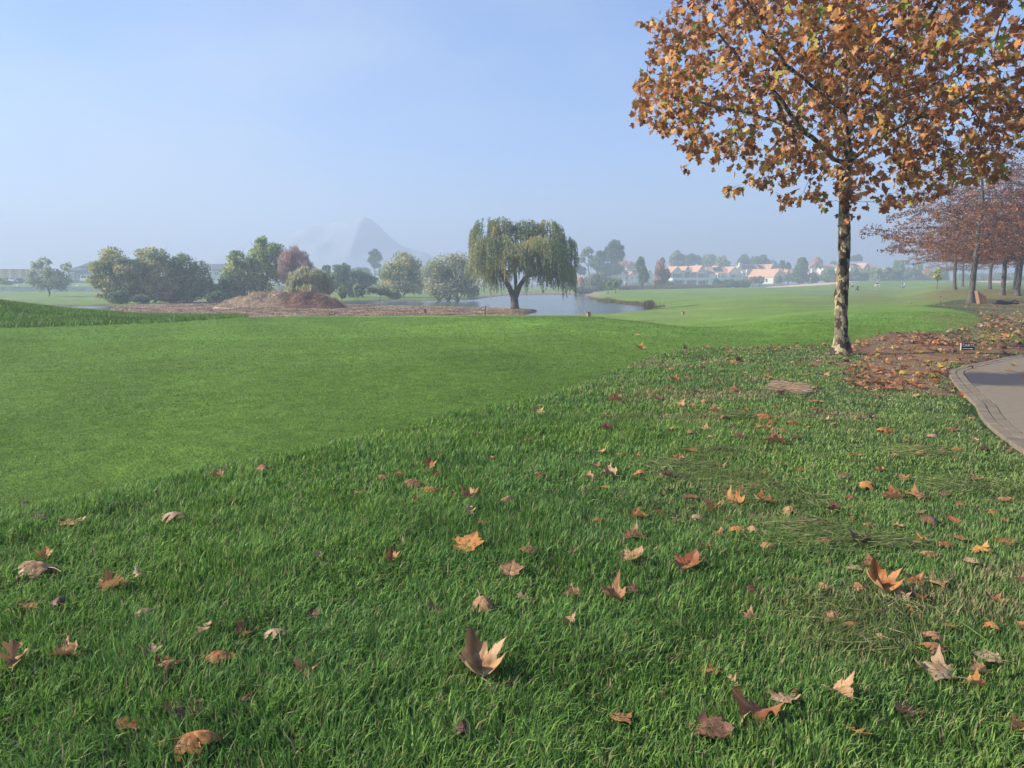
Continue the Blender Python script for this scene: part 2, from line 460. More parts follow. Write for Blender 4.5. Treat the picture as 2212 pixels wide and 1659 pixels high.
# ------------------------------------------------------------------ water
m_water, N, L = new_mat('pond_water')
out = N.new('ShaderNodeOutputMaterial'); b = N.new('ShaderNodeBsdfPrincipled'); L.new(b.outputs[0], out.inputs['Surface'])
b.inputs['Base Color'].default_value = (.06, .075, .05, 1); b.inputs['Roughness'].default_value = .16
b.inputs['Specular IOR Level'].default_value = .55; b.inputs['IOR'].default_value = 1.33
tc = N.new('ShaderNodeTexCoord'); mp = N.new('ShaderNodeMapping'); mp.inputs['Scale'].default_value = (1, 1, 1)
L.new(tc.outputs['Object'], mp.inputs['Vector'])
wn = N.new('ShaderNodeTexNoise'); wn.inputs['Scale'].default_value = 1.6; wn.inputs['Detail'].default_value = 3; L.new(mp.outputs[0], wn.inputs['Vector'])
bp = N.new('ShaderNodeBump'); bp.inputs['Strength'].default_value = .35; bp.inputs['Distance'].default_value = .05
L.new(wn.outputs['Fac'], bp.inputs['Height']); L.new(bp.outputs[0], b.inputs['Normal'])
wv = np.array([[-95, 52, WATER_Z], [70, 52, WATER_Z], [70, 245, WATER_Z], [-95, 245, WATER_Z]])
water = link('pond_water', np_mesh('pond_water', wv, np.array([[0, 1, 2, 3]])), m_water)
tag(water, kind='structure', label='calm misty pond reflecting the sky')

# ------------------------------------------------------------------ cart path: concrete slab with paver edge
px = np.array(PATH)
m_path, N, L = new_mat('path_concrete')
out = N.new('ShaderNodeOutputMaterial'); b = N.new('ShaderNodeBsdfPrincipled'); L.new(b.outputs[0], out.inputs['Surface']); b.inputs['Specular IOR Level'].default_value = .3
tc = N.new('ShaderNodeTexCoord')
n1_ = noise_node(1.1, 5, .6); n2_ = noise_node(9, 5, .65); n3_ = noise_node(60, 3, .6)
mpd = N.new('ShaderNodeMapping'); mpd.inputs['Location'].default_value = (-9.0, -12.6, 0); mpd.inputs['Scale'].default_value = (.62, .95, 1); L.new(tc.outputs['Object'], mpd.inputs['Vector'])
ln_ = N.new('ShaderNodeVectorMath'); ln_.operation = 'LENGTH'; mpd.vector_type = 'TEXTURE'; mpd.inputs['Location'].default_value = (9.1, 12.7, 0); mpd.inputs['Scale'].default_value = (2.6, 1.1, 10); L.new(mpd.outputs[0], ln_.inputs[0])
dm = N.new('ShaderNodeMath'); dm.operation = 'MULTIPLY_ADD'; dm.inputs[1].default_value = 1.6; L.new(n1_.outputs['Fac'], dm.inputs[0]); L.new(ln_.outputs['Value'], dm.inputs[2])
wet = mr(dm.outputs[0], 1.55, 1.9, 1.0, 0.0)
cr = N.new('ShaderNodeMix'); cr.data_type = 'RGBA'; cr.inputs[6].default_value = (.15, .118, .080, 1); cr.inputs[7].default_value = (.29, .235, .165, 1); L.new(n2_.outputs['Fac'], cr.inputs[0])
cw = N.new('ShaderNodeMix'); cw.data_type = 'RGBA'; cw.blend_type = 'MULTIPLY'; cw.inputs[7].default_value = (.26, .25, .25, 1); L.new(cr.outputs[2], cw.inputs[6]); L.new(wet.outputs[0], cw.inputs[0]); L.new(cw.outputs[2], b.inputs['Base Color'])
rgh = mr(wet.outputs[0], 0, 1, .85, .45); L.new(rgh.outputs[0], b.inputs['Roughness'])
bq = N.new('ShaderNodeBump'); bq.inputs['Strength'].default_value = .5; bq.inputs['Distance'].default_value = .01; L.new(n3_.outputs['Fac'], bq.inputs['Height']); L.new(bq.outputs[0], b.inputs['Normal'])
def path_sheet(name, mat, inset, z, thick, outline=PATH):
    # inset outline towards +x side only along the edge
    E = np.array(PATH_EDGE); n = len(E)
    T = np.gradient(E, axis=0); T /= np.linalg.norm(T, axis=1)[:, None]
    Nn = np.column_stack([-T[:, 1], T[:, 0]])
    # choose side that points into the path
    if Nn[8] @ np.array([1.0, 0.0]) < 0: Nn = -Nn
    I = E+Nn*inset
    return E, I
E_, I_ = path_sheet('x', None, .25, 0, 0)
mbp = MB(); mbp.prism([tuple(p) for p in I_]+[(40, -2), (40, 16.3)], 'z', -0.06, 0.012)
path_o = mbp.build('cart_path', m_path)
tag(path_o, kind='structure', label='pale concrete cart path with damp dark patches')
# ================================================================== grass blades
m_blade = leaf_mat('grass_blade', trans=.38, rough=.5, spec=.16)
def grass_blades(name, bins, inside, hfun, wbase, colfun, lean=(.2, .9), seed=3, xmargin=1.1):
    rg = np.random.default_rng(seed)
    VV = []; CC = []; FF = []; n0 = 0
    for (ya, yb, dens, ws) in bins:
        area = (1.36*(ya+yb)/2+2*xmargin)*(yb-ya)
        n = int(area*dens)
        y = rg.uniform(ya, yb, n*2); k = (0.68*y+xmargin)
        keep = rg.random(n*2) < k/(0.68*yb+xmargin)
        y = y[keep][:n]; x = rg.uniform(-1, 1, len(y))*(0.68*y+xmargin)
        # leave it where the cover is
        p, hh = inside(x, y)
        m = rg.random(len(x)) < p
        x, y, hh = x[m], y[m], hh[m]; n = len(x)
        if n == 0: continue
        z = H(x, y)-.004
        h = hfun(x, y)*hh*rg.uniform(.40, 1.35, n)
        w = wbase*ws*rg.uniform(.45, 1.6, n)
        # direction follows a slow field with scatter: combed tufts
        az = (fbm(x/.42+3, y/.42, oct=2)-.5)*9+rg.normal(0, 1.5, n)
        ln = rg.uniform(lean[0], lean[1], n)*h*(.6+1.1*fbm(x/.8, y/.8+7, oct=2))
        dx, dy = np.cos(az), np.sin(az)
        fa = az+math.pi/2+rg.normal(0, .5, n)
        wx, wy = np.cos(fa)*w/2, np.sin(fa)*w/2
        b0 = np.column_stack([x-wx, y-wy, z]); b1 = np.column_stack([x+wx, y+wy, z])
        mx, my, mz = x+dx*ln*.40, y+dy*ln*.40, z+h*.58
        c0 = np.column_stack([mx-wx*.85, my-wy*.85, mz]); c1 = np.column_stack([mx+wx*.85, my+wy*.85, mz])
        tip = np.column_stack([x+dx*ln, y+dy*ln, z+h*np.clip(1.05-.35*ln/h, .35, 1)])
        v = np.stack([b0, b1, c0, c1, tip], 1).reshape(-1, 3)
        col = colfun(x, y, rg, n)
        VV.append(v); CC.append(np.repeat(col, 5, axis=0))
        i = np.arange(n)*5+n0
        FF.append(np.stack([i, i+1, i+3, i, i+3, i+2, i+2, i+3, i+4], 1).reshape(-1, 3)); n0 += 5*n
    me = np_mesh(name, np.vstack(VV), np.vstack(FF), np.vstack(CC))
    print(name, n0//5)
    return link(name, me, m_blade)

def rough_in(x, y):
    dr = poly_sd(x, y, ROUGH)+(vnoise(x/.25, y/.25)-.5)*.10
    p = sstep(.02, -.06, dr)
    dd = poly_sd(x, y, DIRT)+(fbm(x/.7, y/.7, oct=3)-.5)*1.9
    p = p*mix(.06, 1, sstep(-.35, .25, dd))
    dp = poly_sd(x, y, PATH); p = p*(dp > .02+.1*vnoise(x/.2, y/.2))
    bare = sstep(.66, .78, fbm(x/.9+31, y/.8, oct=3))*sstep(1, 4, x)
    p = p*(1-.6*bare)
    # shaded thin turf right of the tree
    p = p*mix(1, .55, sstep(18, 24, y)*sstep(8, 12, x))
    edge = mix(.75, 1, sstep(0, -.35, dr))
    return p, edge
def rough_h(x, y):
    left = sstep(3.5, -1.5, x-0.15*y)
    base = mix(.040, .074, left)
    base = base*(.50+.75*fbm(x/.16, y/.16+2, oct=2)+.55*(fbm(x/.8+9, y/.8, oct=2)-.3))
    return base*sstep(40, 12, y)*.8+base*.2
def rough_col(x, y, rg, n):
    t = rg.random(n)[:, None]; q = np.clip(fbm(x/1.1, y/1.1, oct=3)*1.8-.4, 0, 1)[:, None]
    c = mix(c3(.078, .190, .028), c3(.280, .420, .080), t**1.4)
    c = mix(c, c3(.075, .180, .060), ((1-q)*.45))
    # yellower towards the right, with dead thatch
    rt = sstep(-1, 5, x-.1*y)[:, None]
    c = mix(c, c*c3(1.30, 1.06, 1.15)+c3(.012, .008, .004), rt*.8)
    dry = (sstep(.50, .68, fbm(x/1.3+8, y/.9, oct=3))*sstep(0.3, 3, x)*.45+.05)
    c = mix(c, c.mean(1, keepdims=True)*c3(1.05, 1.25, .62), rt*.35)
    d = (rg.random(n) < dry*1.5)[:, None]
    c = np.where(d, mix(c3(.24, .21, .10), c3(.36, .30, .16), rg.random(n)[:, None]), c)
    return c*rg.uniform(.75, 1.35, n)[:, None]
rg_o = grass_blades('rough_grass', [(1.3, 3.4, 11000, 1.0), (3.4, 5.5, 7500, 1.2), (5.5, 9, 3600, 1.7), (9, 15, 1500, 2.5), (15, 26, 560, 4.0), (26, 44, 110, 7)],
                    rough_in, rough_h, .0047, rough_col, lean=(.12, .85), seed=3)
tag(rg_o, 'long dewy blades of rough grass in the foreground', kind='stuff')

def tee_in(x, y):
    dr = poly_sd(x, y, ROUGH); d = poly_sd(x, y, PLAT)
    p = sstep(-.02, .05, dr)*sstep(7, 0, d)
    mm = np.exp(-(((x+27)/11)**2+((y-36.5)/8.6)**2)**1.15)
    return p*(mm < .2), np.ones_like(x)
def tee_h(x, y): return .014+.008*fbm(x/.6, y/.6, oct=2)+.004*sstep(10, 25, y)
def tee_col(x, y, rg, n):
    q = fbm(x/1.5, y/2.4, oct=3)[:, None]
    c = mix(c3(.090, .175, .020), c3(.275, .43, .095), rg.random(n)[:, None]**1.2)
    c = c*(.70+.42*q)
    d = (rg.random(n) < .03)[:, None]
    return np.where(d, c3(.24, .21, .11), c)*rg.uniform(.75, 1.25, n)[:, None]
tg_o = grass_blades('mown_grass', [(3.6, 6, 9000, 1.0), (6, 9, 5200, 1.35), (9, 14, 2300, 2.3), (14, 22, 850, 3.9), (22, 38, 260, 7.0)],
                    tee_in, tee_h, .0030, tee_col, lean=(.3, 1.4), seed=5, xmargin=.8)
tag(tg_o, 'short mown turf of the golf tee', kind='stuff')

# coarse tufts over the left mound
def mound_in(x, y):
    mm = np.exp(-(((x+27)/11)**2+((y-36.5)/8.6)**2)**1.15)
    return sstep(.16, .26, mm), np.ones_like(x)
mg_o = grass_blades('mound_grass', [(26, 44, 420, 9.0)], mound_in, lambda x, y: .13+.1*vnoise(x/1.2, y/1.2), .003,
                    lambda x, y, rg, n: mix(c3(.08, .165, .026), c3(.16, .27, .05), rg.random(n)[:, None])*(.7+.6*fbm(x/1.5, y/1.5)[:, None]), lean=(.2, .8), seed=8, xmargin=8)
tag(mg_o, 'unmown tufts of grass over the low mound at the far left', kind='stuff')
# ================================================================== tree library
m_foliage = leaf_mat('foliage', trans=.38, rough=.6, spec=.15)
m_foliage_flat = leaf_mat('plane_foliage', trans=.38, rough=.55, spec=.2)
m_bark = pbr('bark_grey_brown', (.11, .085, .065), .9, noise=.35, nscale=6, bump=.8, bscale=25)
m_bark_dark = pbr('bark_dark', (.055, .042, .034), .9, noise=.35, nscale=5, bump=.8, bscale=20)
m_bark_pale = pbr('bark_pale', (.26, .22, .17), .9, noise=.3, nscale=6, bump=.6, bscale=25)

def unit(v): return v/np.maximum(np.linalg.norm(v, axis=-1, keepdims=True), 1e-9)

def cards(P, T, Nn, Ln, Wd, col, bend=0.0):
    """diamond leaf cards; P centre, T long axis, Nn rough normal"""
    B = unit(np.cross(T, Nn)); N2 = unit(np.cross(B, T))
    L2 = (Ln/2)[:, None]; W2 = (Wd/2)[:, None]
    a = P-T*L2; b = P+B*W2+N2*(bend*W2); c = P+T*L2; d = P-B*W2+N2*(bend*W2)
    V = np.stack([a, b, c, d], 1).reshape(-1, 3)
    i = np.arange(len(P))*4
    Fq = np.stack([i, i+1, i+2, i, i+2, i+3], 1).reshape(-1, 3)
    return V, Fq, np.repeat(col, 4, axis=0)

def lobes_cloud(rg, lobes, n, fill=.25, rough=.20, gap=.42, gscale=1.1, flat=1.0):
    """points over lumpy ellipsoids [(x,y,z,rx,ry,rz)]; returns positions and outward dirs"""
    L = np.array(lobes, float)
    area = (L[:, 3]*L[:, 4]+L[:, 3]*L[:, 5]+L[:, 4]*L[:, 5])
    k = rg.choice(len(L), n, p=area/area.sum()); L = L[k]
    d = unit(rg.normal(size=(n, 3)))
    rr = np.where(rg.random(n) < fill, rg.uniform(.35, .85, n), rg.uniform(.70, 1.06, n))
    lump = 1+rough*(fbm(d[:, 0]*2.6+k*3.1, d[:, 1]*2.6, d[:, 2]*2.6+k)-.5)*2.4
    P = L[:, :3]+d*L[:, 3:]*(rr*lump)[:, None]
    g = fbm(P[:, 0]/gscale, P[:, 1]/gscale, P[:, 2]/gscale, oct=2)
    m = g > gap-.12*(rr < .8)
    return P[m], d[m], k[m]

def pal_cols(rg, P, pal, sc=1.6, jit=.22, weights=None):
    """palette picked by clump noise plus scatter"""
    pal = np.array(pal, float); n = len(P)
    f = fbm(P[:, 0]/sc+5, P[:, 1]/sc, P[:, 2]/sc, oct=2)
    t = np.clip((f-.25)/.5+rg.normal(0, .18, n), 0, .999)*(len(pal)-1)
    i = np.floor(t).astype(int); fr = (t-i)[:, None]
    c = pal[i]*(1-fr)+pal[np.minimum(i+1, len(pal)-1)]*fr
    return c*rg.uniform(1-jit, 1+jit, n)[:, None]

def trunk_mesh(base, lobes, r0, fork=.35, rg=None, limbs=5, stems=1, spread=.5, lean=0.0):
    """tapered trunk with limbs running into the lobes"""
    b = np.array(base, float); m = MB()
    top = max(l[2] for l in lobes); cx = np.mean([l[0] for l in lobes]); cy = np.mean([l[1] for l in lobes])
    hgt = top-b[2]
    for s in range(stems):
        off = np.array([(s-(stems-1)/2)*spread, rg.normal(0, .15*spread), 0]) if stems > 1 else np.zeros(3)
        fk = b+np.array([0, 0, hgt*fork])+np.array([(cx-b[0])*.3, (cy-b[1])*.3, 0])+off*2.2
        p0 = b+off*.6-np.array([0, 0, .25])
        pm = (p0+fk)/2+rg.normal(0, .04*hgt, 3)*np.array([1, 1, 0])*.5
        rr = r0/math.sqrt(stems)
        m.tube([p0, p0+(pm-p0)*.2+np.array([0,0,.1]), pm, fk], [rr*1.35, rr*1.02, rr*.85, rr*.7], 8)
        sel = lobes if len(lobes) <= limbs else [lobes[i] for i in rg.choice(len(lobes), limbs, replace=False)]
        for l in sel:
            e = np.array(l[:3])+rg.normal(0, .25, 3)*np.array(l[3:])
            q = (fk+e)/2+np.array([0, 0, .06*hgt])+rg.normal(0, .03*hgt, 3)
            m.tube([fk-np.array([0, 0, .05*hgt]), q, e], [rr*.5, rr*.3, rr*.08], 5)
            for _ in range(3):
                e2 = e+rg.normal(0, .6, 3)*np.array(l[3:])
                m.tube([q, (q+e2)/2+np.array([0, 0, .1]), e2], [rr*.2, rr*.12, rr*.03], 4)
    return m

def lobes_px(lst, Y):
    """[(u, v, ru, rv[, dy])] in picture pixels -> world ellipsoids at distance Y"""
    out = []
    for l in lst:
        u, v, ru, rv = l[:4]; dy = l[4] if len(l) > 4 else 0
        p = PY(u, v, Y+dy); k = (Y+dy)/F
        out.append((p[0], p[1], p[2], ru*k, (ru+rv)/2*k*.95, rv*k))
    return out

def tree(name, label, cat, u0, Y, lobes, n, size, pal, group=None, seed=1, r0=.25, fork=.3, bark=None, aspect=.6,
         droop=0.0, upright=0.0, fill=.3, gap=.40, gscale=None, stems=1, spread=.8, limbs=5, rough=.22, vbase=None, sc=None):
    n = int(n*2.1); size = size*1.22; gap = gap-.08; rough = rough*1.3
    rg = np.random.default_rng(seed)
    Lb = lobes_px(lobes, Y)
    if 100 < Y < 160: Lb = [(l[0], l[1], l[2], l[3]*1.14, l[4]*1.1, l[5]*1.08) for l in Lb]
    b = PY(u0, 611, Y); z0 = h1(b[0], Y)
    base = (b[0], Y, z0)
    root = empty(name, base, 0, label, cat, group)
    org = np.array(base)
    span = max(l[5] for l in Lb)
    sub = []
    for l in Lb:
        sub.append((l[0], l[1], l[2], l[3]*.74, l[4]*.74, l[5]*.74))
        for _ in range(7):
            dd = unit(rg.normal(size=3)+np.array([0, -.35, .25])); f_ = rg.uniform(.28, .50)
            sub.append((l[0]+dd[0]*l[3]*.62, l[1]+dd[1]*l[4]*.62, l[2]+dd[2]*l[5]*.62, l[3]*f_, l[4]*f_, l[5]*f_))
    P, d, k = lobes_cloud(rg, sub, n, fill=fill, gap=gap, gscale=gscale or span*.38, rough=rough)
    keep = P[:, 2] > z0+.05; P, d = P[keep], d[keep]; m = len(P)
    T = unit(rg.normal(size=(m, 3))*(1-.6*max(droop, upright))+np.array([0, 0, -1.0])*droop*1.6+np.array([0, 0, 1.0])*upright*1.6+(d*.5 if upright else 0))
    Nn = unit(d*.7+rg.normal(size=(m, 3))*.6)
    s = size*rg.uniform(.6, 1.35, m)
    col = pal_cols(rg, P, pal, sc=sc or span*.35)*(2.75 if Y < 160 else 2.4)
    V, Fq, C = cards(P-org, T, Nn, s, s*aspect, col)
    link('crown', np_mesh('crown', V, Fq, C), m_foliage, root)
    tm = trunk_mesh((0, 0, 0), [(l[0]-org[0], l[1]-org[1], l[2]-org[2], l[3], l[4], l[5]) for l in Lb], r0, fork, rg, limbs, stems, spread)
    tm.build('trunk', bark or m_bark, root, smooth=True)
    return root

# ---- branching skeleton by space colonisation (near trees)
def colonise(rg, start_nodes, start_parent, attract, step=.22, infl=1.6, kill=.40, iters=90, grav=0.0):
    N_ = [np.array(p, float) for p in start_nodes]; par = list(start_parent)
    A_ = np.array(attract, float)
    near_d = np.full(len(A_), 1e9); near_i = np.zeros(len(A_), int)
    NP = np.array(N_)
    D = np.linalg.norm(A_[:, None]-NP[None], axis=2)
    near_i = D.argmin(1); near_d = D.min(1)
    alive = np.ones(len(A_), bool); seen = {}
    for it in range(iters):
        act = alive & (near_d < infl*(1 if it > 0 else 3))
        if not act.any():
            infl *= 1.4
            if infl > 8: break
            continue
        idx = near_i[act]; dirs = unit(A_[act]-NP[idx])
        uq, inv = np.unique(idx, return_inverse=True)
        acc = np.zeros((len(uq), 3)); np.add.at(acc, inv, dirs)
        acc = unit(acc+rg.normal(0, .12, acc.shape)+np.array([0, 0, grav]))
        new = NP[uq]+acc*step
        # avoid regrowing the same node forever
        ok = np.ones(len(uq), bool)
        for j, q in enumerate(uq):
            c = seen.get(int(q), 0)
            if c > 3: ok[j] = False
            seen[int(q)] = c+1
        if not ok.any():
            bad = act & np.isin(near_i, uq); alive[bad] = False
            continue
        bad = act & np.isin(near_i, uq[~ok]); alive[bad & (near_d < step*2.5)] = False
        new = new[ok]; uq = uq[ok]
        n0 = len(NP); NP = np.vstack([NP, new]); par += [int(q) for q in uq]
        live = np.where(alive)[0]
        D = np.linalg.norm(A_[live][:, None]-new[None], axis=2)
        dm = D.min(1); di = D.argmin(1)+n0
        better = dm < near_d[live]
        near_d[live[better]] = dm[better]; near_i[live[better]] = di[better]
        alive[live[dm < kill]] = False
        if not alive.any(): break
    return NP, np.array(par)

def skeleton_mesh(NP, par, rtip=.004, expo=2.4, rmax=None, nside=6, base_r=None, minr_draw=0.0):
    n = len(NP); ch = [[] for _ in range(n)]
    for i, p in enumerate(par):
        if p >= 0: ch[p].append(i)
    rad = np.zeros(n)
    for i in range(n-1, -1, -1):
        rad[i] = rtip if not ch[i] else (sum(rad[c]**expo for c in ch[i]))**(1/expo)
    if rmax: rad = np.minimum(rad*1.0, rmax)
    if base_r is not None:
        for i, r in base_r.items(): rad[i] = r
    m = MB(); starts = [0]; done = set()
    while starts:
        s = starts.pop(); chain = []
        if par[s] >= 0: chain.append(par[s])
        i = s
        while True:
            chain.append(i)
            if not ch[i]: break
            b = max(ch[i], key=lambda c: rad[c])
            starts += [c for c in ch[i] if c != b]
            i = b
        if len(chain) < 2: continue
        rr = [rad[c] for c in chain]
        if par[s] >= 0: rr[0] = rr[1]*1.05
        if max(rr) < minr_draw: continue
        ns = nside if max(rr) > .03 else (5 if max(rr) > .012 else 3)
        m.tube([NP[c] for c in chain], rr, ns, cap=False)
    return m, rad, ch
# ================================================================== the plane tree
def plane_leaf_outline():
    h = [(0, .02), (.10, -.05), (.27, -.04), (.44, .07), (.36, .19), (.40, .30), (.66, .47), (.52, .52), (.46, .60), (.27, .55), (.30, .72), (.17, .82), (0, 1.04)]
    return np.array(h+[(-x, y) for x, y in h[-2:0:-1]])
LEAF_O = plane_leaf_outline()
def plane_bark():
    m, N, L = new_mat('plane_tree_bark')
    out = N.new('ShaderNodeOutputMaterial'); b = N.new('ShaderNodeBsdfPrincipled'); L.new(b.outputs[0], out.inputs['Surface'])
    b.inputs['Roughness'].default_value = .85; b.inputs['Specular IOR Level'].default_value = .2
    tc = N.new('ShaderNodeTexCoord'); mp = N.new('ShaderNodeMapping'); mp.inputs['Scale'].default_value = (1, 1, .62)
    L.new(tc.outputs['Object'], mp.inputs['Vector'])
    nz = N.new('ShaderNodeTexNoise'); nz.inputs['Scale'].default_value = 9; nz.inputs['Detail'].default_value = 3; L.new(mp.outputs[0], nz.inputs['Vector'])
    ad = N.new('ShaderNodeVectorMath'); ad.operation = 'MULTIPLY_ADD'; ad.inputs[1].default_value = (.16, .16, .16)
    L.new(nz.outputs['Color'], ad.inputs[0]); L.new(mp.outputs[0], ad.inputs[2])
    v = N.new('ShaderNodeTexVoronoi'); v.inputs['Scale'].default_value = 10.5; v.feature = 'SMOOTH_F1'; v.inputs['Smoothness'].default_value = .15
    L.new(ad.outputs[0], v.inputs['Vector'])
    v2 = N.new('ShaderNodeTexVoronoi'); v2.inputs['Scale'].default_value = 10.5; v2.feature = 'DISTANCE_TO_EDGE'; L.new(ad.outputs[0], v2.inputs['Vector'])
    n2 = N.new('ShaderNodeTexNoise'); n2.inputs['Scale'].default_value = 5.5; n2.inputs['Detail'].default_value = 4; n2.inputs['Roughness'].default_value = .65; L.new(ad.outputs[0], n2.inputs['Vector'])
    r = N.new('ShaderNodeValToRGB'); r.color_ramp.interpolation = 'LINEAR'
    e = r.color_ramp.elements
    e[0].position = .40; e[0].color = (.050, .036, .028, 1); e[1].position = .475; e[1].color = (.085, .062, .045, 1)
    for p, c in ((.495, (.30, .24, .14, 1)), (.56, (.46, .38, .23, 1)), (.60, (.22, .20, .11, 1)), (.70, (.16, .125, .09, 1))):
        x = e.new(p); x.color = c
    sep = N.new('ShaderNodeMix'); sep.data_type = 'FLOAT'; sep.inputs[0].default_value = .42
    L.new(n2.outputs['Fac'], sep.inputs[2]); 
    vs = N.new('ShaderNodeSeparateColor'); L.new(v.outputs['Color'], vs.inputs[0]); L.new(vs.outputs[0], sep.inputs[3])
    L.new(sep.outputs[0], r.inputs['Fac'])
    mr_ = N.new('ShaderNodeMapRange'); mr_.inputs['From Min'].default_value = 0; mr_.inputs['From Max'].default_value = .08; mr_.inputs['To Min'].default_value = .35; mr_.inputs['To Max'].default_value = 1
    L.new(v2.outputs['Distance'], mr_.inputs['Value'])
    vm = N.new('ShaderNodeVectorMath'); vm.operation = 'SCALE'; L.new(r.outputs[0], vm.inputs[0]); L.new(mr_.outputs[0], vm.inputs['Scale'])
    L.new(vm.outputs[0], b.inputs['Base Color'])
    bp = N.new('ShaderNodeBump'); bp.inputs['Strength'].default_value = .8; bp.inputs['Distance'].default_value = .015
    L.new(sep.outputs[0], bp.inputs['Height']); L.new(bp.outputs[0], b.inputs['Normal'])
    return m
m_plane_bark = plane_bark()

def build_plane_tree():
    rg = np.random.default_rng(21)
    base = PZ(1816, 764, 0.03); base[2] = h1(base[0], base[1])
    org = base.copy(); Y = base[1]
    root = empty('plane_tree', tuple(org), 0, 'tall plane tree with brown autumn leaves and mottled trunk beside the cart path', 'tree')
    q = lambda u, v, dy=0.0: PY(u, v, Y+dy)-org
    # trunk and main limbs traced in the picture
    nodes = []; par = []
    def chain(pts, p0=-1, step=.24):
        last = p0; P = [np.array(p, float) for p in pts]
        if p0 >= 0: P = [nodes[p0]]+P
        for a, b in zip(P[:-1], P[1:]):
            n = max(1, int(round(np.linalg.norm(b-a)/step)))
            for i in range(n):
                if last == -1 and i == 0 and not nodes:
                    nodes.append(a.copy()); par.append(-1); last = 0
                c = a+(b-a)*(i+1)/n+rg.normal(0, .012, 3)
                nodes.append(c); par.append(last); last = len(nodes)-1
        return last
    trunk_end = chain([(0, 0, -.12), (0, 0, .02), q(1817, 700), q(1818, 640), q(1822, 560), q(1824, 470), q(1824, 385)])
    tr = trunk_end
    f1 = chain([q(1832, 350), q(1830, 320), q(1827, 270), q(1822, 240), q(1826, 200), q(1822, 165), q(1826, 90, .3), q(1822, 10, .4), q(1818, -110, .5)], tr)
    # nodes on the leader from which the limbs leave
    lead = [i for i in range(tr, len(nodes))]
    def near(v):
        z = q(1825, v)[2]; return min(lead, key=lambda i: abs(nodes[i][2]-z))
    tips = []
    tips.append(chain([q(1800, 345, -.1), q(1770, 310, -.4), q(1740, 285, -.6), q(1700, 235, -.8), q(1655, 180, -1), q(1600, 130, -1.1), q(1540, 60, -1.0)], near(362)))
    tips.append(chain([q(1806, 290, .4), q(1800, 250, .7), q(1802, 205, 1.1), q(1790, 140, 1.5), q(1770, 50, 1.8)], near(330)))
    tips.append(chain([q(1868, 322, -.3), q(1910, 290, -.6), q(1960, 265, -1.0), q(2030, 238, -1.5), q(2110, 200, -1.9), q(2190, 165, -2.2)], near(345)))
    tips.append(chain([q(1860, 250, .5), q(1900, 225, 1.2), q(1990, 195, 2.2), q(2080, 150, 2.8)], near(300)))
    tips.append(chain([q(1860, 185, -.9), q(1920, 130, -1.9), q(1990, 60, -2.6), q(2050, -20, -3)], near(230)))
    tips.append(chain([q(1770, 200, -.9), q(1700, 140, -2.0), q(1640, 60, -2.8), q(1600, -40, -3)], near(245)))
    tips.append(chain([q(1795, 150, 1.3), q(1750, 60, 2.6), q(1720, -40, 3.2)], near(200)))
    tips.append(chain([q(1870, 110, 1.5), q(1930, 30, 2.6), q(1970, -60, 3.2)], near(160)))
    tips.append(chain([q(1700, 270, .3), q(1620, 245, .5), q(1520, 225, .5), q(1440, 200, .4)], tips[0]-8 if tips[0] > 8 else tips[0]))
    # crown volume
    c = np.array([q(1822, 20)[0], 0, 0]); n = 9500
    A_ = rg.uniform(-1, 1, (n, 3)); A_ = A_[np.linalg.norm(A_, axis=1) < 1]
    zt, zb = 10.3, 2.95
    Rr = 5.15
    x = A_[:, 0]*Rr; y = A_[:, 1]*Rr*.95; rxy = np.hypot(x, y)/Rr
    lo = zb+rxy**1.4*2.5+(x > 0)*(-.25)*rxy        # underside rises outwards
    hi = zb+(zt-zb)*np.sqrt(np.clip(1-(rxy*.97)**2.4, 0, 1))
    z = lo+(hi-lo)*rg.random(len(x))**.95
    P = np.column_stack([x+.28, y, z])
    g = fbm(P[:, 0]/1.0, P[:, 1]/1.0, P[:, 2]/.7, oct=2)
    P = P[g > .41]
    P = P[rg.permutation(len(P))[:4100]]
    # a few hanging sprays under the crown, as in the picture
    for (u, v, dy, ru, rv) in ((1600, 405, -.3, 40, 18), (1720, 435, -.6, 40, 16), (1560, 345, -.6, 40, 18), (1640, 360, 0, 50, 20), (1700, 385, .5, 40, 15),
                               (1930, 330, -.8, 50, 30), (2010, 375, -1.6, 50, 30), (1970, 345, -1.2, 50, 25), (1410, 255, -.2, 30, 15), (1395, 190, 0, 22, 26), (2075, 340, -2.2, 50, 35), (2160, 290, -2.4, 40, 50), (1425, 60, 0, 30, 40), (1835, 430, -.1, 24, 22), (1790, 440, .1, 18, 14)):
        k = Y/F; e = q(u, v, dy)
        P = np.vstack([P, e+rg.normal(0, .55, (14, 3))*np.array([ru*k, .45, rv*k])])
    NP, pr = colonise(rg, nodes, par, P, step=.20, infl=1.5, kill=.25, iters=110, grav=.03)
    m, rad, ch = skeleton_mesh(NP, pr, rtip=.0036, expo=2.05, rmax=.088)
    # redo with a proper trunk: nodes up to the fork get the measured radius
    br = {}
    i = 0; total = NP[tr][2]
    for i in range(0, tr+1):
        z = NP[i][2]; t = z/total
        r = .150*(1-.27*t)
        if z < .5: r += .10*(1-z/.5)**2.2
        r *= 1+.07*math.sin(z*5.1+1)+.05*math.sin(z*11.3)
        br[i] = r
    rl = .095
    for j, i in enumerate(lead[1:]):
        zz = (NP[i][2]-total)/4.5
        if i <= f1: br[i] = max(.012, .100*(1-zz*.85))
    m, rad, ch = skeleton_mesh(NP, pr, rtip=.0038, expo=2.05, rmax=.07, nside=14, base_r=br)
    tk = m.build('trunk', m_plane_bark, root, smooth=True)
    # leaves on thin wood
    thin = np.where((rad < .0125) & (np.arange(len(NP)) > len(nodes)))[0]
    W = []
    for i in thin:
        k = 4 if not ch[i] else (2 if rg.random() < .75 else 1)
        k += rg.random() < .35
        W += [i]*int(k)
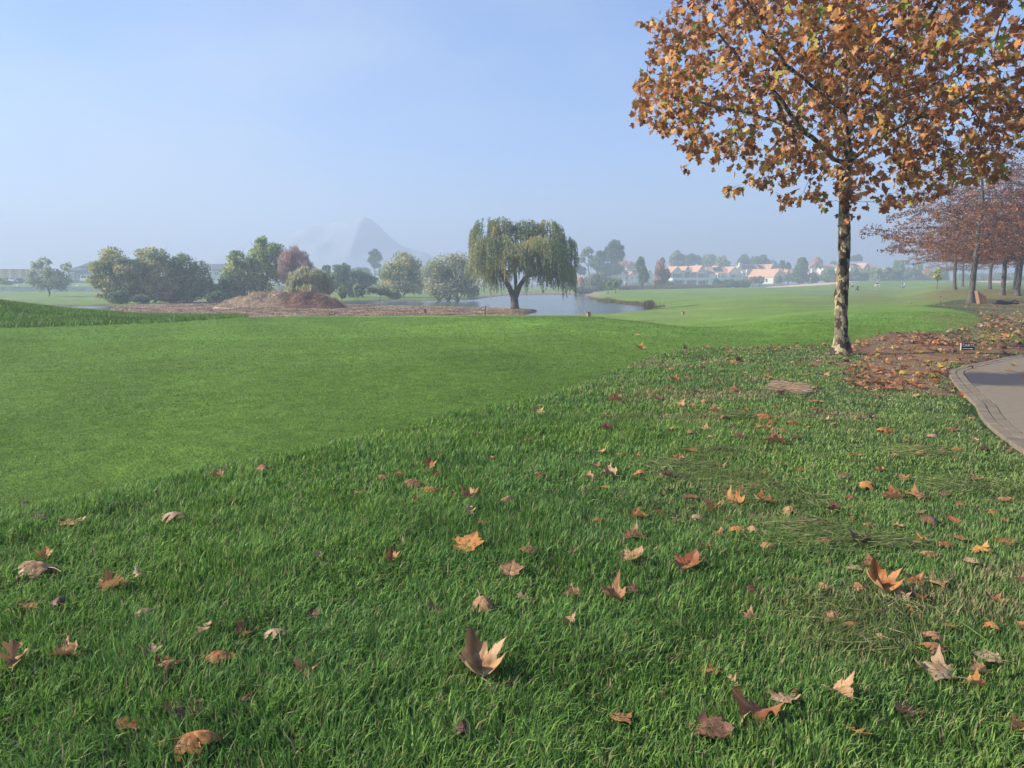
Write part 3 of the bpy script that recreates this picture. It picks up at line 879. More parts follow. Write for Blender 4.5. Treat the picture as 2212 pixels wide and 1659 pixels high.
    # leaves along the lower leader
    for i in range(tr-3, min(tr+7, len(NP))):
        W += [i]*7
    W = np.array(W); n = len(W)
    d = NP[W]-NP[np.maximum(pr[W], 0)]; d = unit(d)
    side = unit(rg.normal(size=(n, 3))+d*.5+np.array([0, 0, -.25]))
    pet = rg.uniform(.05, .13, n)[:, None]
    Pb = NP[W]+side*pet+rg.normal(0, .03, (n, 3))
    onl = (W < len(nodes))
    Pb[onl] += unit(rg.normal(size=(onl.sum(), 3))*np.array([1, 1, .3]))*.16
    T = unit(side*.7+np.array([0, 0, -.75])+rg.normal(0, .35, (n, 3)))
    Nn = unit(rg.normal(size=(n, 3))+np.array([-.15, -.35, .45]))
    B = unit(np.cross(T, Nn)); N2 = unit(np.cross(B, T))
    size = rg.uniform(.088, .175, n)
    out = LEAF_O; ko = len(out)
    fold = rg.uniform(-.5, .75, n); curl = rg.uniform(-.45, .75, n)
    ctr = np.array([0, .40])
    X = np.concatenate([[ctr[0]], out[:, 0]]); Yl = np.concatenate([[ctr[1]], out[:, 1]])
    Zl = np.abs(X)[None]*fold[:, None]+((X[None]**2+(Yl[None]-.4)**2)*curl[:, None])*.55+rg.normal(0, .035, (n, ko+1))
    Zl -= Zl[:, :1]*.0
    V = Pb[:, None]+size[:, None, None]*(X[None, :, None]*B[:, None]+Yl[None, :, None]*T[:, None]+Zl[:, :, None]*N2[:, None])
    kk = ko+1
    tri = np.array([[0, 1+i, 1+(i+1) % ko] for i in range(ko)])
    Fq = (np.arange(n)[:, None, None]*kk+tri[None]).reshape(-1, 3)
    pal = np.array([(.36, .150, .048), (.44, .19, .06), (.27, .105, .042), (.52, .28, .12), (.36, .17, .08), (.19, .075, .035)])
    col = pal[rg.integers(0, len(pal), n)]
    t = rg.random(n); gn = fbm(Pb[:, 0]/1.3, Pb[:, 1]/1.3, Pb[:, 2]/1.3, oct=2)
    gmask = t < .055+.10*(gn > .54)
    green = mix(np.array([[.16, .20, .035]]), np.array([[.36, .32, .06]]), rg.random(n)[:, None])
    col = np.where(gmask[:, None], green, col)
    ym = rg.random(n) < .04
    col = np.where(ym[:, None], np.array([[.52, .33, .06]]), col)
    col = col*rg.uniform(.85, 1.45, n)[:, None]
    C = np.repeat(col, kk, axis=0).reshape(n, kk, 3)
    C = C*rg.uniform(.88, 1.12, (n, kk, 1)); C[:, 0] *= 1.05
    crown = link('crown', np_mesh('crown', V.reshape(-1, 3), Fq, C.reshape(-1, 3)), m_foliage_flat, root)
    # seed balls on stalks
    sb_m = pbr('seed_ball', (.10, .07, .04), .9, noise=.3, nscale=60)
    for (u, v, dy) in ((1416, 362, -.3), (1680, 378, 0), (1872, 763/2.0, 0), (1540, 375, -.6), (1878, 438, -.5), (1657, 512*.86, -.2), (2010, 405, -1.7), (1480, 300, -.2), (1975, 118, -2.5), (1560, 120, -1.5)):
        e = q(u, v, dy); j = np.linalg.norm(NP-e, axis=1).argmin(); a = NP[j]
        s = MB().tube([a, a+np.array([.01, 0, -.06]), a+np.array([0, .01, -.13])], .0018, 4).ball(a+np.array([0, .01, -.15]), .019, 8, 6)
        s.build('seed_ball', sb_m, root, smooth=True)
    print('plane tree nodes', len(NP), 'leaves', n)
    return root
plane_root = build_plane_tree()
# ================================================================== weeping willow by the pond
m_willow = leaf_mat('willow_foliage', trans=.35, rough=.6, spec=.15)
def build_willow():
    rg = np.random.default_rng(31); Y = 83.0
    b = PY(1112, 611, Y); z0 = h1(b[0], Y); org = np.array([b[0], Y, z0])
    root = empty('weeping_willow', tuple(org), 0, 'big weeping willow with forked trunk standing alone at the pond edge', 'tree')
    Lp = [(1050, 512, 30, 40), (1084, 496, 26, 26), (1070, 545, 48, 40, -2), (1138, 502, 32, 26), (1120, 535, 56, 40, 3), (1112, 560, 44, 34, -3), (1142, 570, 36, 30, -2), (1088, 575, 34, 30, -2.5), (1184, 506, 30, 30), (1218, 545, 28, 34), (1170, 550, 50, 40, -3),
          (1032, 560, 20, 34), (1200, 590, 36, 34, 1.5), (1060, 600, 36, 34, 1), (1042, 600, 26, 34, -1), (1222, 595, 20, 34, -1), (1165, 600, 26, 24, -1.5)]
    Lb = lobes_px(Lp, Y); L = np.array(Lb)
    tw = MB()
    q = lambda u, v, dy=0.: PY(u, v, Y+dy)-org
    W = [([q(1112, 674), q(1112, 660), q(1111, 645), q(1108, 632)], [.62, .44, .42, .36]),
         ([q(1108, 640), q(1101, 622), q(1090, 604), q(1078, 585), q(1066, 560, -1), q(1056, 525, -1)], [.32, .27, .23, .19, .13, .05]),
         ([q(1114, 640), q(1122, 618), q(1135, 600), q(1152, 580, .6), q(1172, 555, 1), q(1188, 525, 1)], [.33, .27, .23, .18, .12, .05]),
         ([q(1112, 636), q(1114, 610), q(1112, 575, 1), q(1116, 540, 2), q(1122, 505, 2)], [.24, .2, .15, .1, .04]),
         ([q(1082, 590), q(1060, 575, 1.5), q(1036, 560, 2), q(1026, 550, 2)], [.14, .11, .07, .03]),
         ([q(1068, 565, -1), q(1082, 535, -1.5), q(1090, 500, -1.5)], [.12, .08, .03]),
         ([q(1135, 600), q(1160, 592, -1.5), q(1190, 580, -2.2), q(1215, 560, -2.5)], [.14, .11, .07, .03]),
         ([q(1128, 560, 2), q(1140, 530, 2.5), q(1142, 500, 2)], [.1, .07, .03])]
    for p, r in W: tw.tube(p, r, 9)
    # finer wood into the crown
    for l in Lb:
        c = np.array(l[:3])-org
        for _ in range(5):
            s = W[rg.integers(1, 8)][0]; a = np.array(s[rg.integers(2, len(s))])
            e = c+rg.normal(0, .5, 3)*np.array(l[3:])
            if np.linalg.norm(e-a) < 5.5:
                tw.tube([a, (a+e)/2+np.array([0, 0, .35]), e], [.06, .04, .012], 4)
    tw.build('trunk', m_bark, root, smooth=True)
    ns = 4600
    area = L[:, 3]*L[:, 5]; k = rg.choice(len(L), ns, p=area/area.sum())
    d = unit(rg.normal(size=(ns, 3))+np.array([0, 0, .55])); d[:, 2] = np.where(d[:, 2] < -.55, -d[:, 2], d[:, 2])
    P0 = L[k, :3]+d*L[k, 3:]*rg.uniform(.72, 1.0, ns)[:, None]
    g = fbm(P0[:, 0]/1.3, P0[:, 1]/1.3, P0[:, 2]/1.3, oct=2); m = g > .38; P0, d = P0[m], d[m]; ns = len(P0)
    pv = []; pt = []; pk = []
    ln = rg.gamma(2.4, .45, ns)+.35; cx = org[0]
    xr = (P0[:, 0]-cx)*F/Y; outer = np.abs(P0[:, 0]-cx)/5.5
    ln = ln*(.7+1.0*np.clip(outer, 0, 1)**2)*(.5+1.0*fbm(xr/14, P0[:, 1]/2, oct=2))
    lowlim = np.where(np.abs(xr) < 26, PY(0, 618, Y)[2], PY(0, 652, Y)[2])+rg.uniform(0, .6, ns)+6.5*np.clip(fbm(xr/15+3, P0[:, 1]/2.2, oct=2)-.38, 0, 1)
    for s in range(ns):
        p = P0[s].copy(); h = np.array([d[s, 0], d[s, 1], 0])*.5; steps = int(ln[s]/.10)
        vel = np.array([h[0], h[1], .45]); sw = rg.normal(0, .05, 2)
        for i in range(steps):
            vel = vel*.86+np.array([sw[0]*.3, sw[1]*.3, -1.0])*.20
            dv = vel/np.linalg.norm(vel); p = p+dv*.10
            if p[2] < lowlim[s]: break
            pv.append(p.copy()); pt.append(dv); pk.append(s)
    pv = np.array(pv); pt = np.array(pt); pk = np.array(pk); n = len(pv)
    reps = 2
    pv = np.repeat(pv, reps, 0)+rg.normal(0, .045, (n*reps, 3)); pt = np.repeat(pt, reps, 0); pk = np.repeat(pk, reps)
    n = len(pv)
    T = unit(pt+rg.normal(0, .32, (n, 3))); Nn = rg.normal(size=(n, 3))
    sz = rg.uniform(.12, .26, n)
    pal = [(.095, .130, .060), (.15, .18, .08), (.20, .215, .095), (.27, .25, .11)]
    base_col = pal_cols(rg, P0, pal, sc=1.5, jit=.15)
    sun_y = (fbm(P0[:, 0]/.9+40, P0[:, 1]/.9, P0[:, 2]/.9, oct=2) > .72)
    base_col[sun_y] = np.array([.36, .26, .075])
    col = base_col[pk]*1.55*rg.uniform(.75, 1.25, n)[:, None]
    V, Fq, C = cards(pv-org, T, Nn, sz, sz*.34, col)
    link('crown', np_mesh('crown', V, Fq, C), m_willow, root)
    print('willow leaves', n)
build_willow()

# ================================================================== trees round the pond and far behind
OL = [(.075, .095, .04), (.12, .14, .055), (.18, .18, .075), (.24, .20, .09)]            # olive, browning
DG = [(.035, .060, .030), (.055, .085, .038), (.08, .115, .045)]                        # dark green
MG = [(.055, .085, .032), (.09, .135, .045), (.15, .19, .06), (.20, .21, .07)]           # mid green, yellowing
RB = [(.12, .065, .055), (.19, .095, .075), (.24, .14, .10)]                             # red brown
PB = [(.11, .075, .070), (.17, .11, .10), (.22, .15, .13)]                               # purple brown twigs
TN = [(.20, .14, .08), (.30, .20, .12), (.34, .25, .15)]                                 # tan orange
GG = [(.085, .10, .055), (.13, .15, .085), (.17, .19, .11)]                              # grey green
# left edge
tree('ragged_tree', 'ragged grey-green tree with bare tufted top in front of the pale wall', 'tree', 103, 150,
     [(80, 572, 12, 12), (97, 565, 12, 11), (143, 577, 11, 10), (70, 590, 14, 10), (105, 605, 34, 20), (85, 612, 26, 16), (130, 608, 24, 20), (110, 590, 26, 14)], 2400, .34, GG, seed=41, r0=.22, fork=.2, gap=.44, vbase=640)
tree('shrub', 'low green shrub at the left edge beyond the parked cars', 'shrub', 4, 185, [(0, 607, 18, 10), (18, 611, 12, 6)], 500, .35, MG, seed=42, r0=.08)
# the olive cluster left of the pond
tree('olive_willow', 'bushy olive-brown tree, leftmost of the big clump left of the brush pile', 'tree', 252, 108,
     [(250, 562, 32, 30), (225, 582, 30, 26), (262, 590, 40, 30), (214, 610, 24, 18), (240, 620, 34, 18), (285, 600, 26, 28), (222, 640, 22, 6), (262, 640, 30, 16)], 6000, .26, OL, seed=43, r0=.30, fork=.22, stems=2, spread=1.0)
tree('olive_willow', 'tallest rounded olive tree in the middle of the left clump', 'tree', 318, 110,
     [(325, 562, 36, 31), (300, 585, 32, 30), (350, 590, 36, 34), (320, 615, 48, 26), (300, 635, 34, 18), (345, 640, 34, 14), (360, 622, 30, 22)], 6500, .26, OL, seed=44, r0=.32, fork=.22, stems=3, spread=1.0)
tree('dark_willow', 'dark green rounded tree at the right end of the left clump', 'tree', 405, 112,
     [(402, 575, 34, 27), (425, 598, 36, 30), (385, 605, 34, 32), (440, 625, 30, 24), (400, 638, 50, 18), (455, 645, 16, 10), (370, 640, 30, 16)], 6000, .26, [(.045, .065, .03), (.07, .095, .042), (.11, .125, .055)], seed=45, r0=.28, fork=.2, stems=2)
for i, (u, v, ru, rv, lb) in enumerate([(258, 640, 22, 14, 'small green shrub below the leftmost olive tree'), (300, 645, 20, 10, 'low bluish shrub beneath the tallest olive tree'), (465, 640, 18, 14, 'green shrub beside the dark rounded tree')]):
    tree('shrub', lb, 'shrub', u, 104, [(u, v, ru, rv), (u+10, v+3, ru*.7, rv*.8)], 900, .24, DG, seed=50+i, r0=.06, group='shrubs under the left clump')
# the tall mixed clump
tree('poplar_tree', 'tall green tree with a pointed tip in the middle clump', 'tree', 562, 118,
     [(565, 530, 14, 20), (562, 552, 26, 26), (592, 548, 22, 26), (570, 580, 32, 32), (555, 612, 36, 26), (600, 590, 22, 30)], 5600, .26, MG, seed=61, r0=.28, fork=.25, upright=.3)
tree('yellowing_tree', 'green tree with yellowing patches left of the pointed tree', 'tree', 520, 114,
     [(515, 560, 22, 20), (505, 590, 24, 28), (530, 595, 28, 26), (542, 575, 18, 22), (515, 625, 34, 20), (545, 610, 18, 18)], 5200, .26, [(.05, .08, .03), (.09, .13, .045), (.15, .18, .06), (.30, .26, .08)], seed=62, r0=.26, fork=.2)
tree('twiggy_tree', 'purple-brown nearly bare tree beside the pointed green tree', 'tree', 640, 116,
     [(632, 550, 16, 22), (620, 580, 20, 34), (648, 572, 26, 28), (668, 590, 20, 26), (640, 605, 32, 26)], 5200, .42, PB, seed=63, r0=.2, fork=.1, upright=.85, aspect=.16, stems=3, gap=.34)
tree('dark_shrub', 'dark green bush low between the pointed tree and the left clump', 'shrub', 487, 110, [(490, 615, 20, 20), (478, 632, 18, 14), (505, 640, 22, 12)], 1800, .24, DG, seed=64, r0=.08)
tree('reed_bush', 'feathery pale olive bush fanning up behind the brush pile', 'bush', 668, 96,
     [(668, 604, 36, 24), (640, 610, 24, 20), (698, 609, 24, 21), (668, 626, 46, 18), (655, 598, 22, 20), (685, 600, 22, 18), (636, 624, 22, 14), (703, 622, 20, 14)], 5200, .60, [(.11, .12, .065), (.16, .165, .09), (.22, .205, .12)], seed=65, r0=.06, fork=.1, upright=.8, aspect=.18, gap=.25, stems=3)
# dark shrubs behind the cleared ground
tree('dark_tree', 'dark green rounded tree right behind the feathery bush', 'tree', 735, 148, [(738, 590, 26, 20), (722, 610, 24, 26), (750, 615, 26, 28)], 3000, .30, DG, seed=71, r0=.2)
tree('dark_tree', 'low dark green tree midway between the feathery bush and the two round olive trees', 'tree', 782, 150, [(775, 600, 24, 18), (795, 618, 26, 24), (770, 625, 26, 20)], 2800, .30, DG, seed=72, r0=.2)
tree('hazy_tree', 'small hazy pointed tree behind the feathery bush', 'tree', 706, 175, [(706, 585, 12, 16), (702, 605, 20, 18)], 1500, .34, DG, seed=73, r0=.15)
tree('pine_tree', 'far hazy pine with a rounded top above the dark shrubs', 'tree', 810, 300, [(808, 549, 13, 11), (818, 558, 11, 9), (803, 563, 12, 9), (812, 573, 14, 8)], 2200, .55, DG, seed=74, r0=.35, fork=.5)
for i, (u, v, ru, rv) in enumerate([(775, 592, 30, 14), (838, 590, 34, 12)]):
    tree('hazy_tree', ['bluish hazy tree at the left foot of the far pine', 'bluish hazy tree at the right foot of the far pine'][i], 'tree', u, 290, [(u, v, ru, rv), (u+8, v+8, ru, rv)], 2200, .6, DG, seed=75+i, r0=.3, group='hazy trees at the foot of the pine')
tree('round_willow', 'rounded olive tree left of the twiggy one, behind the narrow water', 'tree', 868, 146,
     [(872, 574, 34, 30), (895, 585, 24, 26), (850, 590, 28, 28), (868, 612, 40, 26), (835, 612, 20, 24), (900, 620, 24, 22)], 5600, .30, OL, seed=81, r0=.3, fork=.2, stems=2)
tree('round_willow', 'broad rounded tree with pale bare twigs just left of the weeping willow', 'tree', 968, 134,
     [(965, 572, 42, 30), (940, 592, 34, 32), (995, 590, 36, 34), (970, 612, 50, 30), (930, 622, 24, 22), (1010, 622, 28, 24)], 7000, .28, [(.085, .095, .05), (.13, .14, .07), (.17, .17, .09), (.19, .18, .11)], seed=82, r0=.34, fork=.15, stems=3, limbs=9, bark=m_bark_pale, gap=.42)
for i, (u, v, ru, rv, Y, pal, lb) in enumerate([
        (737, 632, 9, 11, 104, GG, 'slender pale shrub right of the brush pile'), (772, 628, 10, 14, 112, GG, 'upright pale green shrub between the brush pile and the narrow water'),
        (815, 625, 26, 12, 118, GG, 'grey-green shrub with cream plumes by the narrow water'), (845, 636, 18, 10, 124, MG, 'low green shrub at the foot of the round olive tree')]):
    tree('waterside_shrub', lb, 'shrub', u, Y, [(u, v, ru, rv), (u+ru*.4, v+4, ru*.7, rv*.8)], 1000, .24, pal, seed=90+i, r0=.05, upright=.4)
# far side of the pond
tree('umbrella_pine', 'thin bare-stemmed tree with a sparse flat crown right of the weeping willow', 'tree', 1271, 300, [(1272, 541, 14, 8), (1262, 549, 10, 7), (1256, 562, 12, 8), (1276, 556, 8, 6)], 900, .55, GG, seed=101, r0=.28, fork=.62, gap=.40)
tree('hazy_tree', 'small round hazy tree under the umbrella pine', 'tree', 1248, 300, [(1249, 580, 13, 12), (1258, 586, 10, 10)], 1200, .55, DG, seed=102, r0=.2)
tree('pine_tree', 'largest hazy pine towering left of the first white house', 'tree', 1325, 300, [(1327, 532, 17, 16), (1318, 552, 20, 20), (1333, 556, 18, 20), (1324, 580, 24, 20), (1340, 540, 10, 12)], 4200, .55, DG, seed=103, r0=.5, fork=.35)
tree('pine_tree', 'dark hazy tree leaning against the left side of the largest pine', 'tree', 1296, 295, [(1296, 556, 16, 15), (1288, 572, 18, 16), (1304, 582, 22, 18)], 3200, .55, DG, seed=104, r0=.4, fork=.3)
tree('autumn_tree', 'rounded orange-brown tree behind the first white house', 'tree', 1356, 372, [(1352, 574, 20, 12), (1368, 577, 14, 12)], 2000, .6, TN, seed=105, r0=.3)
tree('pale_willow', 'broad pale green rounded tree on the far pond bank before the houses', 'tree', 1290, 212, [(1278, 606, 22, 20), (1300, 608, 24, 22), (1325, 610, 20, 20), (1290, 620, 36, 12)], 5200, .42, GG, seed=106, r0=.3, fork=.1, droop=.5, aspect=.4)
tree('autumn_shrub', 'yellow-orange shrub at the left edge of the broad pale tree', 'shrub', 1252, 208, [(1254, 607, 9, 12), (1258, 614, 8, 8)], 700, .4, TN, seed=107, r0=.1)
tree('dark_shrub', 'low dark shrub at the waterline left of the pale tree', 'shrub', 1250, 204, [(1251, 627, 15, 8), (1270, 630, 12, 6)], 900, .36, DG, seed=108, r0=.08)
tree('young_tree', 'young slim tree on the lawn in front of the pale tree', 'tree', 1314, 168, [(1314, 617, 7, 8), (1317, 612, 5, 5)], 500, .30, MG, seed=109, r0=.09, fork=.5)
tree('young_tree', 'young bushy tree just right of the slim one on the lawn', 'tree', 1329, 172, [(1329, 617, 8, 10), (1333, 612, 6, 6)], 700, .30, MG, seed=110, r0=.08, fork=.4)
tree('columnar_tree', 'tall narrow dark green tree in front of the first white house', 'tree', 1387, 232, [(1385, 570, 11, 20), (1389, 590, 11, 22), (1385, 608, 8, 10), (1395, 600, 7, 14)], 3000, .42, DG, seed=111, r0=.22, fork=.2)
tree('red_tree', 'reddish-brown autumn tree between the first and second houses', 'tree', 1425, 236, [(1427, 576, 13, 20), (1427, 598, 19, 20), (1420, 612, 15, 12), (1437, 592, 12, 18)], 3600, .42, RB, seed=112, r0=.22, fork=.2)
tree('hedge_bush', 'rounded green bush at the left foot of the second house', 'bush', 1442, 250, [(1443, 615, 13, 9), (1432, 620, 11, 7)], 900, .42, DG, seed=113, r0=.1)
tree('small_bush', 'small green bush between the narrow dark tree and the red tree', 'bush', 1407, 238, [(1407, 620, 7, 7)], 350, .38, MG, seed=114, r0=.08)
for i, (u, v, ru, rv, pal, lb) in enumerate([(1575, 612, 17, 12, DG, 'left half of the long dark bush row below the third house'), (1602, 613, 18, 11, DG, 'right half of the long dark bush row below the third house'),
        (1548, 608, 8, 7, DG, 'small dark bush in the gap between the second and third houses'), (1627, 606, 10, 9, RB, 'reddish bush in front of the long-roofed house'), (1642, 604, 8, 10, GG, 'grey-green small tree left of the gabled annex'), (1683, 603, 7, 9, DG, 'small dark tree before the gable wall of the annex')]):
    tree('garden_bush', lb, 'bush', u, 262 if i < 3 else 285, [(u, v, ru, rv), (u+ru*.5, v+2, ru*.7, rv*.8), (u-ru*.5, v+3, ru*.7, rv*.7)], 1300, .42, pal, seed=120+i, r0=.1, group='garden bushes below the houses')
# background woods, each crown its own tree
bgt = [(1462, 553, 20, 20, GG, 'hazy eucalyptus with a ragged crown behind the second house'), (1495, 560, 26, 22, DG, 'hazy dark tree right of the ragged eucalyptus'), (1530, 562, 28, 22, GG, 'hazy brownish tree behind the gap of the second and third houses'),
       (1560, 566, 20, 20, OL, 'hazy yellowish tree behind the third house'), (1480, 578, 26, 14, DG, 'lower hazy tree directly behind the second house roof'), (1608, 563, 22, 18, DG, 'wide hazy dark tree behind the long roof, left crown'),
       (1642, 561, 26, 18, DG, 'wide hazy dark tree behind the long roof, right crown'), (1670, 572, 18, 14, GG, 'hazy tree at the right end of the long roof'), (1585, 580, 18, 10, OL, 'low yellowish tree behind the chimney of the long-roofed house')]
for i, (u, v, ru, rv, pal, lb) in enumerate(bgt):
    tree('background_tree', lb, 'tree', u, 400+(i % 3)*18, [(u, v, ru*.75, rv*.7), (u-ru*.4, v+rv*.4, ru*.6, rv*.7), (u+ru*.4, v+rv*.4, ru*.6, rv*.65), (u, v+rv*.8, ru, rv*.6), (u, v+rv*1.5, ru*1.1, rv*.6)], 3000, .75, pal, seed=140+i, r0=.4, fork=.3, group='hazy trees behind the houses')
mid = [(1732, 572, 17, 19, 285, DG, 'large dark green tree between the annex and the white chimneys'), (1727, 592, 24, 16, 283, DG, 'broad lower dark tree beneath the large one by the chimneys'), (1690, 571, 8, 10, 330, DG, 'small pointed conifer behind the annex, left of two'), (1703, 574, 7, 8, 330, DG, 'small pointed conifer behind the annex, right of two'),
       (1765, 567, 15, 15, 380, TN, 'tan autumn tree behind the white chimneys'), (1790, 592, 20, 15, 290, MG, 'green tree just left of the plane tree trunk'), (1755, 598, 15, 9, 288, DG, 'low dark tree under the white chimneys'), (1800, 575, 12, 12, 400, GG, 'faint tree just behind the plane tree trunk'),
       (1850, 557, 17, 9, 430, DG, 'flat-topped hazy pine right of the plane tree trunk'), (1845, 590, 16, 14, 300, GG, 'first tree of the far row right of the plane trunk'), (1870, 593, 17, 14, 302, OL, 'second tree of the far row, above the first golfer'), (1893, 591, 18, 15, 300, MG, 'yellow-green tree above the golfer carrying a white bag'),
       (1916, 590, 18, 16, 304, OL, 'rounded tree between the white-bag golfer and the lone trolley'), (1941, 580, 17, 22, 306, MG, 'tallest pale green tree of the far row'), (1966, 590, 18, 16, 304, GG, 'grey-green tree right of the tallest in the far row'),
       (1984, 582, 12, 20, 310, GG, 'slender grey tree towards the right of the far row'), (2005, 590, 18, 16, 305, TN, 'tan tree at the right end of the far row'), (2035, 592, 18, 14, 312, GG, 'hazy tree behind the yellow sapling'), (1822, 594, 14, 13, 300, MG, 'tree half hidden behind the plane trunk')]
for i, (u, v, ru, rv, Y, pal, lb) in enumerate(mid):
    tree('background_tree', lb, 'tree', u, Y, [(u, v-rv*.2, ru*.7, rv*.75), (u-ru*.35, v+rv*.3, ru*.6, rv*.65), (u+ru*.35, v+rv*.3, ru*.6, rv*.65), (u, max(v+rv*.7, 601), ru*1.05, 9)], 2600, .58, pal, seed=160+i, r0=.28, fork=.25, group='far row of trees', limbs=3)
for i, (u, v, lb) in enumerate([(2085, 600, 'hazy tree in the gap left of the first oak trunk'), (2122, 603, 'hazy tree between the first and the wide-footed oak'), (2155, 600, 'hazy tree behind the third oak trunk'), (2185, 602, 'hazy tree between the two rightmost oaks'), (2225, 600, 'hazy tree at the right edge beyond the oaks')]):
    tree('background_tree', lb, 'tree', u, 320, [(u, v, 20, 13), (u+10, v+4, 16, 10), (u, v+8, 24, 8)], 1900, .6, GG, seed=190+i, r0=.25, limbs=3, group='far row of trees')
# young staked sapling
tree('sapling', 'yellow-green sapling on a thin stem left of the oaks', 'tree', 2025, 118, [(2026, 588, 8, 8), (2023, 596, 8, 6), (2028, 600, 7, 5)], 420, .24, [(.16, .18, .04), (.22, .22, .06)], seed=197, r0=.06, fork=.45)

# ================================================================== red oaks
def build_oak():
    rg = np.random.default_rng(77)
    Y = 62.0; b = PY(2100, 611, Y); z0 = h1(b[0], Y)
    org = np.array([b[0], Y, z0])
    root = empty('red_oak', tuple(org), 0, 'nearest red oak with pallets leaning against its pale-footed trunk', 'tree')
    nodes = [np.zeros(3)-np.array([0, 0, .2])]; par = [-1]
    H_ = 14.2; n = 46
    for i in range(1, n):
        z = H_*i/(n-1); nodes.append(np.array([.16*z/4 if z < 5 else .2+.1*math.sin(z), .05*math.sin(z*.8), z])); par.append(i-1)
    A_ = []
    tiers = np.linspace(3.9, 13.6, 15)
    for j, zt in enumerate(tiers):
        rr = np.interp(zt, [3.9, 4.8, 6.2, 9.0, 12, 13.8], [5.2, 7.0, 7.6, 5.6, 3.3, 1.2])
        nb = 260 if zt < 9 else 170
        th = rg.uniform(0, 2*math.pi, nb); r = rr*np.sqrt(rg.uniform(.03, 1, nb))*(1+.22*np.sin(th*3+j*1.7))
        A_.append(np.column_stack([r*np.cos(th), r*np.sin(th), zt+.10*r-.012*r*r*1.6+rg.normal(0, .13, nb)-.15*np.sin(th*2+j)]))
    A_ = np.vstack(A_)
    NP, pr = colonise(rg, nodes, par, A_, step=.36, infl=2.2, kill=.42, iters=80)
    br = {i: (.25*(1-.9*i/n)+(.16*(1-i*H_/n/.7)**2 if i*H_/n < .7 else 0)) for i in range(n)}
    m, rad, ch = skeleton_mesh(NP, pr, rtip=.008, expo=2.1, rmax=.10, nside=10, base_r=br)
    m.build('trunk', m_bark_oak, root, smooth=True)
    thin = np.where((rad < .03) & (np.arange(len(NP)) >= n))[0]
    W = np.repeat(thin, 7); W = W[rg.random(len(W)) < np.interp(NP[W][:, 2], [4, 9, 12], [.95, .75, .5])]
    P = NP[W]+rg.normal(0, .13, (len(W), 3))*np.array([1, 1, .55]); k = len(P)
    T = unit(rg.normal(size=(k, 3))+np.array([0, 0, -.35])); Nn = unit(rg.normal(size=(k, 3))+np.array([0, 0, .8]))
    s = rg.uniform(.11, .23, k)
    col = pal_cols(rg, P, [(.12, .034, .018), (.21, .066, .030), (.31, .125, .058), (.40, .20, .10)], sc=1.2, jit=.25)
    V, Fq, C = cards(P, T, Nn, s, s*.62, col, bend=.3)
    link('crown', np_mesh('crown', V, Fq, C), m_foliage, root)
    print('oak leaves', k, 'nodes', len(NP))
    return root
m_bark_oak = pbr('oak_bark', (.10, .085, .07), .9, noise=.4, nscale=3.5, bump=.8, bscale=18)
oak = build_oak()
oaks = [(2063, 92, 2.1, .86, 'sparse small oak, leftmost of the oak row'), (2167, 76, 4.0, .95, 'second large oak, right of the black bag'), (2199, 75, 5.2, .92, 'rightmost large oak at the picture edge'),
        (2139, 108, 1.0, .95, 'oak with a wide flared foot between the two large ones'), (2080, 150, 3.0, .85, 'thin far oak just right of the leftmost one'), (2193, 112, .4, .95, 'oak standing behind the rightmost large oak'), (2250, 84, 2.7, 1.0, 'oak just past the right picture edge')]
for u, Y, rz, sc, lb in oaks:
    c = copy_tree(oak); p = PY(u, 611, Y); c.location = (p[0], Y, h1(p[0], Y)); c.rotation_euler = (0, 0, rz); c.scale = (sc, sc, sc*.97)
    c['label'] = lb
for o in [oak]+[o for o in bpy.data.objects if o.name.startswith('red_oak')]: o['group'] = 'red oaks in a row along the path'
# ================================================================== buildings
m_wall = pbr('white_plaster', (.70, .66, .57), .9, noise=.06, nscale=2)
m_wall2 = pbr('cream_plaster', (.60, .56, .46), .9, noise=.06, nscale=2)
m_roof = pbr('pale_orange_tiles', (.56, .32, .20), .85, noise=.16, nscale=1.2, bump=.6, bscale=8)
m_roof2 = pbr('faded_terracotta_tiles', (.50, .30, .19), .85, noise=.2, nscale=1.0, bump=.6, bscale=8)
m_glass = pbr('dark_window_glass', (.055, .065, .075), .15, spec=.6)
m_solar = pbr('solar_panel', (.03, .04, .065), .25, spec=.5)
m_white = pbr('white_paint', (.78, .77, .74), .6)
m_grey = pbr('grey_paint', (.30, .30, .30), .7)

